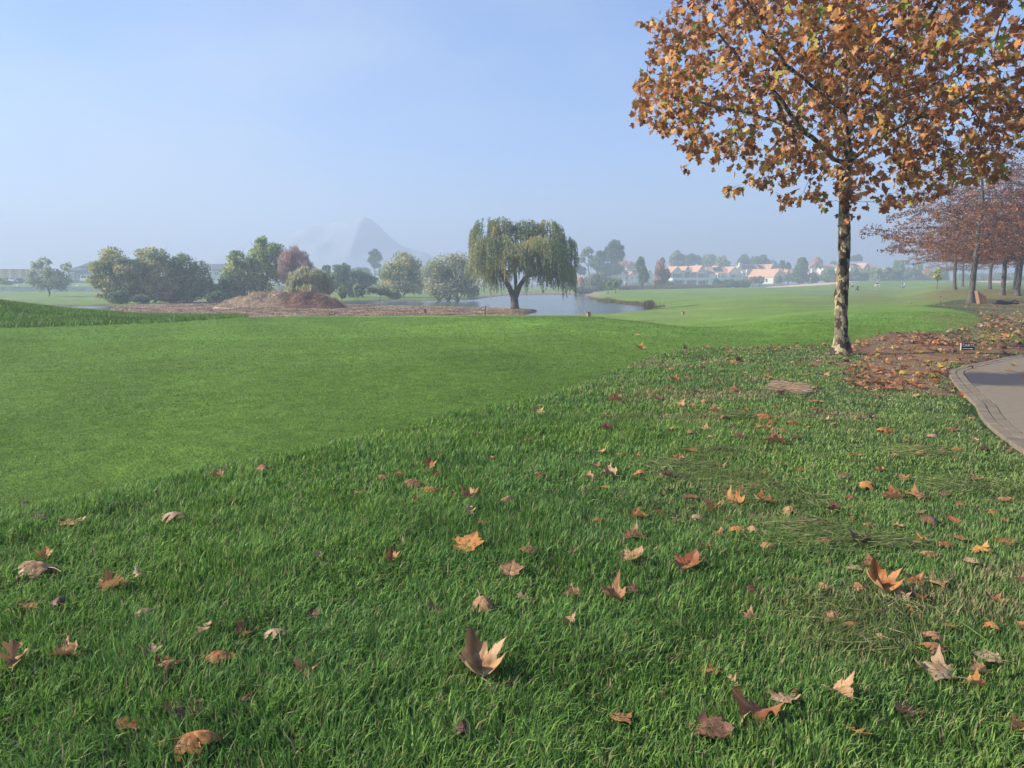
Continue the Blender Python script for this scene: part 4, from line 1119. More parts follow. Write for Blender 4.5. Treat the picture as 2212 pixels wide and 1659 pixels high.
class House:
    def __init__(s, name, label, u0, v0, Y, rz=0.0, group=None, wall=None, roof=None, cat='house'):
        p = PY(u0, v0, Y); s.Y = Y; s.k = None
        s.org = p; s.rz = R(rz); s.wall = wall or m_wall; s.roof = roof or m_roof
        s.root = empty(name, tuple(p), s.rz, label, cat, group)
        s.ppm = 1/(np.linalg.norm(PY(u0+1, v0, Y)-p))      # pixels per metre sideways
        s.u0, s.v0 = u0, v0
    def x(s, u): return (u-s.u0)/s.ppm
    def z(s, v): return (s.v0-v)/s.ppm
    def gable(s, ua, ub, ve, vr, y0=0, depth=9, vb=None, oh=.35, apex=None):
        """gable facing the front, ridge running back"""
        xa, xb = s.x(ua), s.x(ub); ze, zr = s.z(ve), s.z(vr); zb = s.z(vb) if vb else -1.0
        xm = (xa+xb)/2 if apex is None else s.x(apex)
        MB().prism([(xa, zb), (xb, zb), (xb, ze), (xm, zr), (xa, ze)], 'y', y0, y0+depth).build('wall', s.wall, s.root)
        t = .22; m = MB()
        for sgn, xe in ((-1, xa), (1, xb)):
            dx, dz = xe-xm, ze-zr; L = math.hypot(dx, dz); ox, oz = dx/L*oh, dz/L*oh
            m.prism([(xm, zr+.02), (xe+ox, ze+oz+.02), (xe+ox, ze+oz+.02+t), (xm, zr+.02+t*1.2)], 'y', y0-.4, y0+depth+.4)
        m.build('roof', s.roof, s.root)
        # pale verge boards on the gable front
        m = MB()
        for xe in (xa, xb):
            dx, dz = xe-xm, ze-zr; L = math.hypot(dx, dz); ox, oz = dx/L*oh, dz/L*oh
            m.prism([(xm, zr-.22), (xe+ox, ze+oz-.22), (xe+ox, ze+oz+.01), (xm, zr+.01)], 'y', y0-.46, y0-.36)
        m.build('verge_board', m_white, s.root)
    def long(s, ua, ub, ve, vr, y0=0, depth=8, vb=None, oh=.4):
        """ridge running sideways, roof slope facing the front"""
        xa, xb = s.x(ua), s.x(ub); ze, zr = s.z(ve), s.z(vr); zb = s.z(vb) if vb else -1.0
        ym = y0+depth/2
        MB().prism([(y0, zb), (y0+depth, zb), (y0+depth, ze), (ym, zr), (y0, ze)], 'x', xa, xb).build('wall', s.wall, s.root)
        t = .22; m = MB()
        for ye in (y0, y0+depth):
            dy, dz = ye-ym, ze-zr; L = math.hypot(dy, dz); oy, oz = dy/L*oh, dz/L*oh
            m.prism([(ym, zr+.02), (ye+oy, ze+oz+.02), (ye+oy, ze+oz+.02+t), (ym, zr+.02+t*1.2)], 'x', xa-.35, xb+.35)
        m.build('roof', s.roof, s.root)
        return (y0, ze, ym, zr)
    def solar(s, ua, ub, sl, f0=.12, f1=.72, n=4):
        y0, ze, ym, zr = sl; m = MB(); xa, xb = s.x(ua), s.x(ub); w = (xb-xa)/n
        ya, za = y0+(ym-y0)*f0, ze+(zr-ze)*f0; yb, zb = y0+(ym-y0)*f1, ze+(zr-ze)*f1
        for i in range(n):
            m.prism([(ya, za+.30), (yb, zb+.30), (yb, zb+.40), (ya, za+.40)], 'x', xa+i*w+.06, xa+(i+1)*w-.06)
        m.build('solar_panel', m_solar, s.root)
    def window(s, u, v, w, h, y=0, bars=1, name='window'):
        """centre u,v in pixels, w,h in pixels"""
        X, Z = s.x(u), s.z(v); W = w/s.ppm/2; Hh = h/s.ppm/2; f = .09
        m = MB()
        m.box(X-W, X+W, y-.09, y-.003, Z-Hh, Z-Hh+f); m.box(X-W, X+W, y-.09, y-.003, Z+Hh-f, Z+Hh)
        m.box(X-W, X-W+f, y-.088, y-.004, Z-Hh+f, Z+Hh-f); m.box(X+W-f, X+W, y-.088, y-.004, Z-Hh+f, Z+Hh-f)
        for i in range(bars):
            xx = X-W+(i+1)*2*W/(bars+1); m.box(xx-.035, xx+.035, y-.08, y-.005, Z-Hh+f, Z+Hh-f)
        o = m.build(name, m_white, s.root)
        MB().box(X-W+f*.5, X+W-f*.5, y-.05, y-.002, Z-Hh+f*.5, Z+Hh-f*.5).build('pane', m_glass, o)
    def chimney(s, u, v0, v1, w, y=3, d=1.1):
        X = s.x(u); W = w/s.ppm/2
        MB().box(X-W, X+W, y, y+d, s.z(v0), s.z(v1)).box(X-W-.12, X+W+.12, y-.12, y+d+.12, s.z(v1), s.z(v1)+.18).box(X-W*.4, X+W*.4, y+.3, y+d-.3, s.z(v1)+.18, s.z(v1)+.5).build('chimney', s.wall, s.root)
    def slab(s, ua, ub, va, vb, y0, y1, name='balcony', mat=None):
        return MB().box(s.x(ua), s.x(ub), y0, y1, s.z(vb), s.z(va)).build(name, mat or m_white, s.root)
    def columns(s, us, va, vb, y, w=.35):
        for u in us:
            X = s.x(u); MB().box(X-w/2, X+w/2, y, y+w, s.z(vb), s.z(va)).box(X-w*.65, X+w*.65, y-w*.15, y+w*1.15, s.z(va)-.2, s.z(va)).build('column', m_white, s.root)
    def railing(s, ua, ub, va, vb, y, n=14):
        m = MB(); xa, xb = s.x(ua), s.x(ub); za, zb = s.z(va), s.z(vb)
        m.box(xa, xb, y, y+.08, za-.09, za); m.box(xa, xb, y+.01, y+.07, zb, zb+.07)
        for i in range(n+1):
            X = xa+(xb-xa)*i/n; m.box(X-.03, X+.03, y+.015, y+.065, zb+.07, za-.09)
        m.build('railing', m_white, s.root)

GH = 'houses beyond the pond'
h = House('white_house', 'white two-storey house with a columned veranda, partly behind the narrow dark tree', 1362, 620, 330, 6, GH)
sl = h.long(1300, 1392, 594.5, 583.5, 1.0, 10, 621)
h.solar(1344, 1359, sl, .15, .85, 3); h.solar(1369, 1384, sl, .15, .85, 3)
h.gable(1330, 1350, 595, 584, -.6, 5, 621); h.gable(1357, 1374, 596, 588.6, -.3, 4.2, 621)
for u in (1352.5, 1364.5, 1378): h.window(u, 600.5, 4.6, 4.6, -.3 if u == 1364.5 else 1.0 if u > 1374 else 1.0)
h.window(1340, 600.5, 4.5, 4.6, -.6)
h.slab(1346, 1384, 608.6, 610.4, -2.6, .9); h.railing(1346, 1384, 604, 608.6, -2.55)
h.columns([1347, 1353.5, 1360, 1366.5, 1373, 1379, 1383.5], 610.4, 621, -2.5, .4)
h.slab(1348, 1383, 612, 620.5, .93, .99, 'window', m_glass)
h.chimney(1361, 588, 580, 4, 5)
h.gable(1393, 1409, 594, 583, -1.0, 8, 622); h.window(1401, 600, 6, 6, -1.0); h.window(1401, 614, 8, 7, -1.0)

h = House('gabled_house', 'large pale house with three front gables, dark glazing and a long balcony', 1488, 618, 328, 12, GH, wall=m_wall2)
h.long(1446, 1528, 589.5, 578, 4.0, 9, 619)
for ua, ub, vr, ap in ((1446.5, 1473, 577, 1460.8), (1474.6, 1491.5, 576.6, 1483.4), (1505.5, 1528.5, 575, 1517.3)):
    h.gable(ua, ub, 589.5, vr, 0, 12, 619, apex=ap)
h.window(1460, 596.3, 22, 10.5, 0, 3); h.window(1483, 594.5, 13, 14, 0, 1); h.window(1517, 596.2, 18, 10.5, 0, 2)
h.window(1498.5, 596, 10, 10, 4.0, 1)
h.slab(1445, 1530, 601.8, 605, -2.4, 3.9); h.railing(1445, 1530, 598.8, 601.8, -2.35, 30)
h.columns([1446, 1475, 1502, 1529], 605, 619, -2.3, .7)
for u, w in ((1461, 22), (1488.5, 20), (1516, 22)): h.window(u, 611.6, w, 11.5, 0, 2)
h.chimney(1520.5, 580, 572.5, 7, 5)
MB().box(h.x(1480), h.x(1505), -5, -2.6, h.z(620.5), h.z(618)).build('terrace', m_white, h.root)

h = House('veranda_house', 'pale house with solar panels on the left roof and a veranda under the right gable', 1563, 616, 330, 8, GH)
sl = h.long(1530, 1573, 591, 578.5, 0, 9, 617); h.solar(1544, 1565, sl, .25, .9, 4)
h.gable(1571, 1599.5, 590, 577, -.8, 10, 617)
h.gable(1550, 1566, 583, 575.3, 4.6, 5, 600)
h.slab(1542, 1600, 590.6, 593, -3.2, -.9, 'veranda_roof'); h.slab(1542, 1600, 602.4, 604.2, -3.2, -.9)
h.columns([1543, 1557, 1569, 1584, 1599], 593, 602.4, -3.1, .38); h.railing(1542, 1600, 599, 602.4, -3.15, 26)
h.window(1549, 597.6, 10, 7, 0, 2); h.window(1562, 597.6, 8, 7, 0, 1); h.window(1585, 597.4, 12, 7, -.8, 3)
h.window(1552, 610, 12, 8, 0, 2); h.columns([1543, 1569], 604.2, 617, -3.1, .45); h.chimney(1603, 590, 578, 4, 3)

h = House('long_roofed_house', 'wide house with a long orange roof carrying one long dark solar strip', 1640, 606, 338, 14, GH, roof=m_roof2)
sl = h.long(1600, 1664, 588.5, 573, 0, 11, 608); h.solar(1606, 1641, sl, .45, .9, 9)
h.gable(1658, 1680, 589, 572, -.5, 12, 608); h.gable(1628, 1640, 588.5, 583, -.3, 4, 608)
h.solar(1648, 1657, sl, .45, .92, 2)
for u in (1612, 1622, 1634, 1645, 1652): h.window(u, 594, 6, 7, -.3 if u == 1634 else 0, 1)
h.window(1668, 594, 8, 7, -.5)
h.chimney(1599.5, 592, 570, 5, 2); h.chimney(1609, 598, 584, 6, -1.4)
h.slab(1613, 1650, 599, 600.6, -1.8, -.4); h.window(1620, 603.5, 6, 5, 0); h.window(1645, 603.5, 6, 5, 0)

h = House('gabled_annex', 'small annex with one tall plain gable wall and a tiny upper window', 1680, 611.5, 316, 27, GH, wall=m_wall2)
h.gable(1667, 1697.5, 597.5, 582.7, 0, 14, 613); h.window(1683, 593, 2.2, 3.8, 0, 0); h.window(1690, 606, 3, 4.5, 0, 0)
X = h.x(1667)
for yy in (3.2, 9.5):
    MB().box(X-.06, X-.004, yy, yy+1.1, h.z(609), h.z(602)).build('window', m_glass, h.root)
h = House('tiled_cottage', 'low cottage showing a plain orange roof behind the annex', 1703, 606, 340, 8, GH)
h.long(1684, 1719, 593, 580.4, 0, 9, 608); h.gable(1693, 1702, 592, 585, -1.2, 4, 608); h.window(1712, 598, 5, 5, 0)
h = House('chimney_house', 'house with two tall white chimneys half hidden by dark trees', 1757, 600, 335, 10, GH)
h.long(1746, 1768, 592, 582.5, 0, 9, 602); h.chimney(1763, 586, 576, 5.6, 5); h.chimney(1751.5, 596, 583, 5, -1.3); h.window(1760, 597, 6, 5, 0)
h = House('distant_house', 'distant house with a dark solar panel on its roof, right of the plane tree trunk', 1855, 590, 345, 22, GH, roof=m_roof2)
sl = h.long(1832, 1868, 580.5, 570, 0, 10, 594); h.solar(1851, 1865, sl, .3, .9, 4); h.gable(1864, 1884, 580, 569, -.5, 10, 594); h.window(1874, 586, 5, 5, -.5)
h = House('distant_house', 'farthest small orange-roofed house at the right of the solar-panelled one', 1890, 590, 352, 22, GH, roof=m_roof2)
h.long(1876, 1898, 579, 570.5, 0, 9, 594); h.window(1887, 585, 5, 4, 0)
h = House('distant_house', 'faint orange-roofed house just left of the plane tree trunk', 1796, 590, 380, 8, GH, roof=m_roof2)
h.long(1784, 1812, 580, 572, 0, 9, 594); h.window(1796, 585, 5, 4, 0)

# left: clubhouse-like blocks behind the pale wall
m_terra = pbr('terracotta_render', (.52, .27, .17), .9, noise=.1, nscale=1)
m_pil = pbr('peach_render', (.66, .42, .27), .9, noise=.08, nscale=1)
m_dkroof = pbr('slate_blue_roof', (.075, .09, .11), .7, noise=.1, nscale=1)
m_dkwall = pbr('slate_wall', (.13, .15, .16), .8, noise=.1, nscale=1)
h = House('terracotta_building', 'long flat terracotta building with peach pilasters at the left edge', 25, 598, 262, 0, 'buildings behind the pale wall', wall=m_terra, cat='building')
MB().box(h.x(-60), h.x(62), 0, 14, h.z(606), h.z(583)).build('wall', m_terra, h.root)
MB().box(h.x(-61), h.x(63), -.5, 14.5, h.z(583), h.z(581.4)).build('roof', m_grey, h.root)
for u in (-52, -33, -14, 5, 9.5+14, 45): MB().box(h.x(u-3.4), h.x(u+3.4), -.45, -.003, h.z(605), h.z(583.1)).build('pilaster', m_pil, h.root)
for u in (-43, -24, -4, 14, 34): h.window(u, 591, 6, 6, 0, 1)
h = House('carport', 'white flat carport roof on posts behind the ragged tree', 70, 600, 236, 0, cat='carport')
h.slab(55, 84, 586.6, 590.2, 0, 6, 'roof', m_white); h.columns([57, 69, 82], 590.2, 603, .3, .25)
h = House('peach_cottage', 'small peach gabled cottage above the white carport', 71, 600, 262, 0, wall=m_pil, roof=m_roof)
h.gable(64, 79, 586, 577.5, 0, 8, 604); h.window(71, 591, 4, 4, 0)
h = House('slate_building', 'large slate-blue building with a stepped roof left of the olive trees', 178, 612, 250, 0, 'buildings behind the pale wall', wall=m_dkwall, roof=m_dkroof, cat='building')
MB().box(h.x(148), h.x(240), 0, 16, h.z(618), h.z(585)).build('wall', m_dkwall, h.root)
h.long(146, 242, 585, 575.5, -.3, 16.6, 586); h.long(166, 236, 576, 569.2, 3, 9, 580)
for i in range(5): h.window(156+i*16, 598, 10, 13, 0, 3)
h.slab(152, 164, 587.5, 589.5, -.25, -.01, 'fascia_sign', m_white)
h = House('slate_building', 'dark-roofed low building seen between the left clump and the middle clump', 460, 600, 262, 0, 'buildings behind the pale wall', roof=m_dkroof, cat='building')
sl = h.long(425, 505, 583.5, 571.5, 0, 14, 606)
for i in range(4): h.window(437+i*16, 591, 8, 7, 0, 1)
MB().box(h.x(461.7), h.x(462.2), -1.6, -1.5, h.z(603), h.z(572)).build('mast', m_white, h.root)

# pale boundary wall with coping
wx0 = PY(-60, 620, 189)[0]; wx1 = PY(232, 620, 189)[0]
wroot = empty('boundary_wall', ((wx0+wx1)/2, 189, -1.0), 0, 'long low pale grey wall along the far lawn at the left', 'wall')
hl = (wx1-wx0)/2
MB().box(-hl, hl, -.12, .12, -.9, 1.62).build('wall_face', pbr('pale_grey_block', (.50, .53, .55), .9, noise=.08, nscale=.7), wroot)
MB().box(-hl-.1, hl+.1, -.2, .2, 1.62, 1.74).build('coping', m_white, wroot)

# cars
tyre = pbr('tyre_rubber', (.02, .02, .02), .8)
def car(u, v, Y, rz, colr, label, van=False):
    p = PY(u, v, Y); z = h1(p[0], Y)
    root = empty('parked_car', (p[0], Y, z), R(rz), label, 'car', 'cars parked behind the pale wall')
    mt = pbr('car_paint', colr, .3, spec=.5)
    if van: prof = [(-2.2, .35), (2.2, .35), (2.25, .9), (2.0, 1.15), (1.55, 1.9), (-2.15, 1.95), (-2.25, 1.0)]; gl = [(.2, 1.2), (1.78, 1.2), (1.42, 1.8), (.2, 1.82)]
    else: prof = [(-2.05, .32), (2.05, .32), (2.12, .7), (1.95, .88), (1.15, .98), (.45, 1.43), (-1.05, 1.45), (-1.85, 1.0), (-2.1, .92)]; gl = [(-1.5, 1.0), (.95, 1.0), (.38, 1.37), (-1.0, 1.38)]
    MB().prism(prof, 'y', -.82, .82).build('body', mt, root, bevel=.06)
    for s in (-1, 1):
        MB().prism(gl, 'y', s*.825-.012, s*.825+.012).build('side_window', m_glass, root)
    if not van:
        MB().add([(1.12, -.68, 1.0), (1.12, .68, 1.0), (.50, .62, 1.40), (.50, -.62, 1.40), (1.16, -.68, 1.02), (1.16, .68, 1.02), (.54, .62, 1.42), (.54, -.62, 1.42)], [(0,1,2,3),(4,7,6,5),(0,4,5,1),(1,5,6,2),(2,6,7,3),(3,7,4,0)]).build('windscreen', m_glass, root)
    else:
        MB().add([(2.0, -.7, 1.2), (2.0, .7, 1.2), (1.62, .66, 1.82), (1.62, -.66, 1.82), (2.05, -.7, 1.22), (2.05, .7, 1.22), (1.66, .66, 1.84), (1.66, -.66, 1.84)], [(0,1,2,3),(4,7,6,5),(0,4,5,1),(1,5,6,2),(2,6,7,3),(3,7,4,0)]).build('windscreen', m_glass, root)
    for sx in (-1.3, 1.3):
        for sy in (-.78, .78):
            MB().tube([(sx, sy-.11, .32), (sx, sy+.11, .32)], .32, 14).build('wheel', tyre, root)
    for sy in (-.6, .6): MB().box(2.04, 2.16, sy-.16, sy+.16, .62, .78).build('headlight', m_white, root)
car(21, 611, 214, 10, (.42, .44, .46), 'silver car, leftmost of those parked behind the pale wall')
car(30, 611, 211, -80, (.75, .75, .75), 'bright white car seen nose-on right of the silver one')
car(43, 611, 213, 175, (.10, .12, .16), 'dark blue car in the middle of the parked row')
car(55, 609, 217, 20, (.78, .78, .78), 'white car at the right end of the parked row')
car(75, 610, 214, -75, (.70, .71, .72), 'white car half behind the ragged tree')
car(188, 612, 212, -85, (.80, .80, .80), 'tall white van by the slate building', van=True)
for u, lb in ((38, 'white globe post in front of the parked cars'), (168, 'white globe post left of the tall van')):
    p = PY(u, 617, 196); z = h1(p[0], 196)
    r_ = empty('globe_post', (p[0], 196, z), 0, lb, 'post light')
    MB().tube([(0, 0, -.2), (0, 0, .55)], .06, 8).build('post', m_grey, r_); MB().ball((0, 0, .75), .34, 12, 8).build('globe', m_white, r_, smooth=True)
# goal-like practice frame in the far row
r_ = PY(1890, 604, 262); z = h1(r_[0], 262)
fr = empty('timber_frame', (r_[0], 262, z), 0, 'pale slatted timber frame behind the golfer with the white bag', 'frame')
MB().box(-1.6, -.2, 0, .1, 0, 1.3).build('slat_panel', m_wall2, fr)
for X in (-1.7, -.15, .5, 1.4): MB().box(X, X+.12, -.02, .12, -.1, 1.9).build('post', m_wall2, fr)

# faint mountain shoulder in the mist
rg = np.random.default_rng(3)
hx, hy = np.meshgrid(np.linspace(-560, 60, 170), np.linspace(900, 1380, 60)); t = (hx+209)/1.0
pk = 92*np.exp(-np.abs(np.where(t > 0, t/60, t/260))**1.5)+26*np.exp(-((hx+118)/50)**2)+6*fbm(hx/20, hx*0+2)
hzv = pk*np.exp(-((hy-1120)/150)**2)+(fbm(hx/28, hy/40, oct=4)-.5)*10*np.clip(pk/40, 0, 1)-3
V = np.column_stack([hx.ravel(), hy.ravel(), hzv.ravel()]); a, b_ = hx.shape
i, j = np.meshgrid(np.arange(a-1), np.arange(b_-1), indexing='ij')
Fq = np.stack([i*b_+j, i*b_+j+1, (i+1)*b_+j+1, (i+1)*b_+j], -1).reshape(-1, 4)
hill = link('hill', np_mesh('hill', V, Fq, smooth=True), pbr('hill_haze_tint', (.30, .35, .42), .95, noise=.05, nscale=.02))  # pale bluish colour paints extra haze onto the slope so it melts into the sky
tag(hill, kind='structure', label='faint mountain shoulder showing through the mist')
# ================================================================== waterside plants, brush pile, debris
def card_stuff(name, P, T, Ln, Wd, col, mat, seed, org=(0, 0, 0), parent=None):
    rg = np.random.default_rng(seed)
    V, Fq, C = cards(P-np.array(org), unit(T), rg.normal(size=P.shape), Ln, Wd, col)
    return link(name, np_mesh(name, V, Fq, C), mat, parent)
def reeds(cu, cv, ru, rv, n, hgt, seed, zw=WATER_Z):
    rg = np.random.default_rng(seed)
    u = cu+rg.normal(0, .5, n)*ru; v = cv+rg.normal(0, .5, n)*rv
    P = np.array([PZ(a, b, zw) for a, b in zip(u, v)])
    P[:, 2] = np.maximum(H(P[:, 0], P[:, 1]), zw)
    Ln = hgt*rg.uniform(.4, 1.1, n); T = unit(rg.normal(0, .22, (n, 3))+np.array([0, 0, 1.0])); P = P+T*Ln[:, None]*.45
    return P, T, Ln
# shoreline band of sedge along the right arm of the pond
Ps = []; Ts = []; Ls = []
for (u0, v0, u1, v1, n, hg) in ((1271, 645, 1292, 650.5, 300, .35), (1292, 651, 1330, 654.5, 900, .5), (1330, 655, 1368, 658, 900, .42), (1368, 658, 1400, 662, 600, .5), (1400, 662, 1416, 668, 400, .45), (1127, 637, 1262, 636, 500, .4)):
    rg = np.random.default_rng(int(u0)); t = rg.random(n)
    P = np.array([PZ(u0+(u1-u0)*a, v0+(v1-v0)*a-rg.random()*1.2+.3, WATER_Z) for a in t]); P[:, 2] = np.maximum(H(P[:, 0], P[:, 1]), WATER_Z)
    L_ = hg*rg.uniform(.4, 1.3, n); T = unit(rg.normal(0, .25, (n, 3))+np.array([0, 0, 1.]))
    Ps.append(P+T*L_[:, None]*.45); Ts.append(T); Ls.append(L_)
P = np.vstack(Ps); T = np.vstack(Ts); Ln = np.concatenate(Ls); rg = np.random.default_rng(9)
col = np.array([(.17, .12, .06), (.26, .18, .09), (.16, .17, .06), (.32, .24, .13)])[rg.integers(0, 4, len(P))]*rg.uniform(.7, 1.2, (len(P), 1))
o = card_stuff('shore_sedge', P, T, Ln, np.full(len(P), .07), col, m_foliage, 4)
tag(o, 'brown sedge fringing the pond bank', kind='stuff')
for (u, v, n, hg, lb, sd) in ((1402, 664.5, 900, 1.0, 'dark clump of reeds at the right tip of the pond', 1), (1310, 653, 500, .7, 'small tan clump of reeds on the left of the grassy bank', 2), (1428, 668, 160, .4, 'wispy tuft of dry grass right of the dark reed clump', 3)):
    P, T, Ln = reeds(u, v, 10 if sd != 3 else 8, 1.6, n, hg, 20+sd)
    c = P.mean(0); c[2] = P[:, 2].min(); rg = np.random.default_rng(sd)
    col = np.array([(.10, .08, .045), (.17, .12, .07), (.12, .12, .05)])[rg.integers(0, 3, n)]*(1.6 if sd > 1 else 1.0)*rg.uniform(.7, 1.2, (n, 1))
    root = empty('reed_clump', tuple(c), 0, lb, 'reeds')
    card_stuff('stems', P, T, Ln, np.full(n, .06), col, m_foliage, sd, c, root)

# low scrub strip below the houses
rg = np.random.default_rng(15); n = 9000
u = rg.uniform(1335, 1560, n); Yb = 214+(u-1335)/225*26+rg.normal(0, 3.2, n)
P = np.column_stack([(u-CX)/F*Yb*1.0, Yb, np.zeros(n)]); P[:, 2] = H(P[:, 0], P[:, 1])
hh = .35+1.0*fbm(P[:, 0]/3.2, P[:, 1]/6, oct=2)**1.3
P[:, 2] += rg.random(n)*hh*1.3
col = pal_cols(rg, P, [(.10, .105, .05), (.17, .15, .085), (.22, .17, .11), (.15, .11, .075)], sc=3)
o = card_stuff('lakeside_scrub', P, rg.normal(0, .7, (n, 3))+np.array([0, 0, .8]), rg.uniform(.25, .6, n), np.full(n, .2), col, m_foliage, 5)
tag(o, 'low brownish scrub along the far bank below the houses', kind='stuff')

# brush pile: heap of cut reeds and branches
def heap(name, label, cat, pts_px, Y, n, pal, seed, ln=(.25, .8), wid=.05, core=(.24, .17, .11)):
    """pts_px: (u, v_top, half width px, depth m)"""
    rg = np.random.default_rng(seed); b = PY(pts_px[0][0], 611, Y); z0 = h1(b[0], Y); org = np.array([b[0], Y, z0])
    root = empty(name, tuple(org), 0, label, cat)
    gx_, gy_ = np.meshgrid(np.linspace(-9, 9, 90), np.linspace(-4, 4, 40))
    def hf(x, y):
        h_ = np.zeros_like(x)
        for (u, vt, hw, dp) in pts_px:
            p = PY(u, vt, Y)-org; w = hw*Y/F
            h_ = np.maximum(h_, (p[2]+.15)*np.exp(-(np.abs((x-p[0])/w)**2.6+np.abs(y/dp)**2.2)))
        h_ = h_*(.82+.40*fbm(x/.8+seed, y/.8, oct=3))
        return h_
    hz_ = hf(gx_, gy_); keep = hz_ > .04
    hz_ = np.where(keep, hz_, -.25)
    V = np.column_stack([gx_.ravel(), gy_.ravel(), hz_.ravel()]); a, c = gx_.shape
    i, j = np.meshgrid(np.arange(a-1), np.arange(c-1), indexing='ij')
    link('heap', np_mesh('heap', V, np.stack([i*c+j, i*c+j+1, (i+1)*c+j+1, (i+1)*c+j], -1).reshape(-1, 4), smooth=True), pbr(name+'_core', core, .95, noise=.45, nscale=2.5, bump=1, bscale=12), root)
    x = rg.uniform(-9, 9, n*3); y = rg.uniform(-4, 4, n*3); hh = hf(x, y); m = hh > .12; x, y, hh = x[m][:n], y[m][:n], hh[m][:n]; k = len(x)
    P = np.column_stack([x, y, hh*rg.uniform(.85, 1.06, k)])
    T = unit(rg.normal(size=(k, 3))*np.array([1, .8, .38])); T[:, 2] += (rg.random(k) < .12)*.7
    col = pal_cols(rg, P, pal, sc=1.6)
    card_stuff('cut_stems', P, T, rg.uniform(*ln, k), np.full(k, wid)*rg.uniform(.7, 1.8, k), col, m_foliage, seed, (0, 0, 0), root)
    return root
heap('brush_pile', 'long heap of straw-coloured cut reeds on the cleared bank', 'brush pile', [(560, 636, 40, 2.6), (520, 646, 28, 2.2), (605, 633, 42, 2.6), (500, 652, 22, 1.8)], 89, 14000,
     [(.28, .20, .13), (.46, .34, .22), (.60, .47, .31), (.52, .39, .26)], 71, core=(.44, .33, .22))
heap('branch_pile', 'rusty heap of dead branches at the right end of the reed pile', 'brush pile', [(655, 634, 34, 2.2), (692, 639, 28, 2.0), (615, 638, 30, 2.0), (716, 647, 18, 1.4)], 88.4, 13000,
     [(.20, .10, .07), (.38, .19, .12), (.48, .28, .19), (.28, .18, .13)], 72, ln=(.3, 1.1), core=(.26, .16, .11))
# litter of chopped stems over the cleared bank
rg = np.random.default_rng(33); n = 34000
u = rg.uniform(236, 1168, n); v = rg.uniform(648, 700, n)
P = np.array([PZ(a, b, -1.25)[:2] for a, b in zip(u, v)]); inb = poly_sd(P[:, 0], P[:, 1], BRUSHLAND) < .3; P = P[inb]; k = len(P)
P = np.column_stack([P, H(P[:, 0], P[:, 1])]); lum = fbm(P[:, 0]/1.4, P[:, 1]/1.4, oct=3); P[:, 2] += .02+.30*np.clip(lum-.45, 0, 1)*rg.random(k)
T = unit(rg.normal(size=(k, 3))*np.array([1, 1, .30]))
col = pal_cols(rg, P, [(.13, .07, .045), (.27, .165, .105), (.40, .29, .19), (.50, .39, .27)], sc=1.1, jit=.35)
o = card_stuff('cut_debris', P, T, rg.uniform(.12, .5, k), rg.uniform(.03, .10, k), col, m_foliage, 8)
tag(o, 'brown and straw-coloured chopped debris covering the cleared bank', kind='stuff')
# grass bank under the willow and a few stumps / snags
def stump(u, v, h_, r_, label, lean=(0, 0)):
    p = PZ(u, v, -1.25); z = h1(p[0], p[1]); s = .3
    m = MB().tube([(0, 0, -.1), (lean[0]*.5, lean[1]*.5, h_*.5), (lean[0], lean[1], h_)], [r_*1.25, r_, r_*.9], 9)
    o = m.build('tree_stump', m_bark, None, smooth=False); o.location = (p[0], p[1], z)
    tag(o, label, 'stump')
stump(918, 675.5, .38, .16, 'short dark stump standing on the cleared bank left of the willow')
stump(1047, 682, .9, .05, 'thin upright stake on the bank just left of the willow', (.1, 0))
def snag(u, v, label, seed):
    rg = np.random.default_rng(seed); p = PZ(u, v, -1.25); z = h1(p[0], p[1]); m = MB()
    a = np.array([0, 0, .05]); b = np.array([1.5, .3, .5]); m.tube([a, (a+b)/2+np.array([0, 0, .1]), b], [.06, .045, .02], 6)
    for i in range(5):
        t = rg.uniform(.2, .9); c = a+(b-a)*t; m.tube([c, c+rg.normal(0, .35, 3)+np.array([0, 0, .3])], [.025, .008], 4)
    o = m.build('fallen_branch', m_bark_pale); o.location = (p[0]-.8, p[1], z); tag(o, label, 'branch')
snag(1045, 670, 'pale fallen branch reaching up beside the willow', 2)
snag(1000, 676, 'pale broken branch lying on the bank left of the willow', 5)
snag(905, 664, 'pale fallen log by the narrow water under the round olive tree', 7)

# ================================================================== things on the course
m_wood = pbr('weathered_wood', (.42, .22, .12), .8, noise=.2, nscale=20)
m_dwood = pbr('dark_wood', (.05, .035, .03), .8)
m_black = pbr('black_plastic', (.012, .012, .014), .45)
m_metal = pbr('grey_metal', (.35, .36, .37), .35, metal=.8)
def place(u, v, z):   # point on the ground seen at a pixel, level z
    p = PZ(u, v, z); return p[0], p[1], h1(p[0], p[1])
def march(u, v):
    d = ray(u, v); t = np.arange(2, 420, .1); X, Yv, Z = d[0]*t, d[1]*t, CAMZ+d[2]*t
    g = H(X, Yv); k = np.argmax(Z < g); return float(X[k]), float(Yv[k]), float(g[k])
for (u, v, lb, extra) in ((1271, 684, 'reddish wooden tee marker by the near pond bank', True), (1475, 680, 'reddish wooden tee marker with a dark side, on the open fairway', False)):
    x, y, z = march(u, v)
    r_ = empty('tee_marker', (x, y, z), R(20), lb, 'tee marker', 'wooden tee markers')
    MB().box(-.07, .06, -.07, .07, -.05, .20).build('block', m_wood, r_, bevel=.012)
    MB().box(.061, .08, -.07, .07, -.05, .21).box(-.10, .08, -.075, .075, .212, .225).build('dark_plate', m_dwood, r_)
    if extra: MB().tube([(-.14, 0, .15), (-.24, 0, .30)], .011, 5).build('peg', m_white, r_)
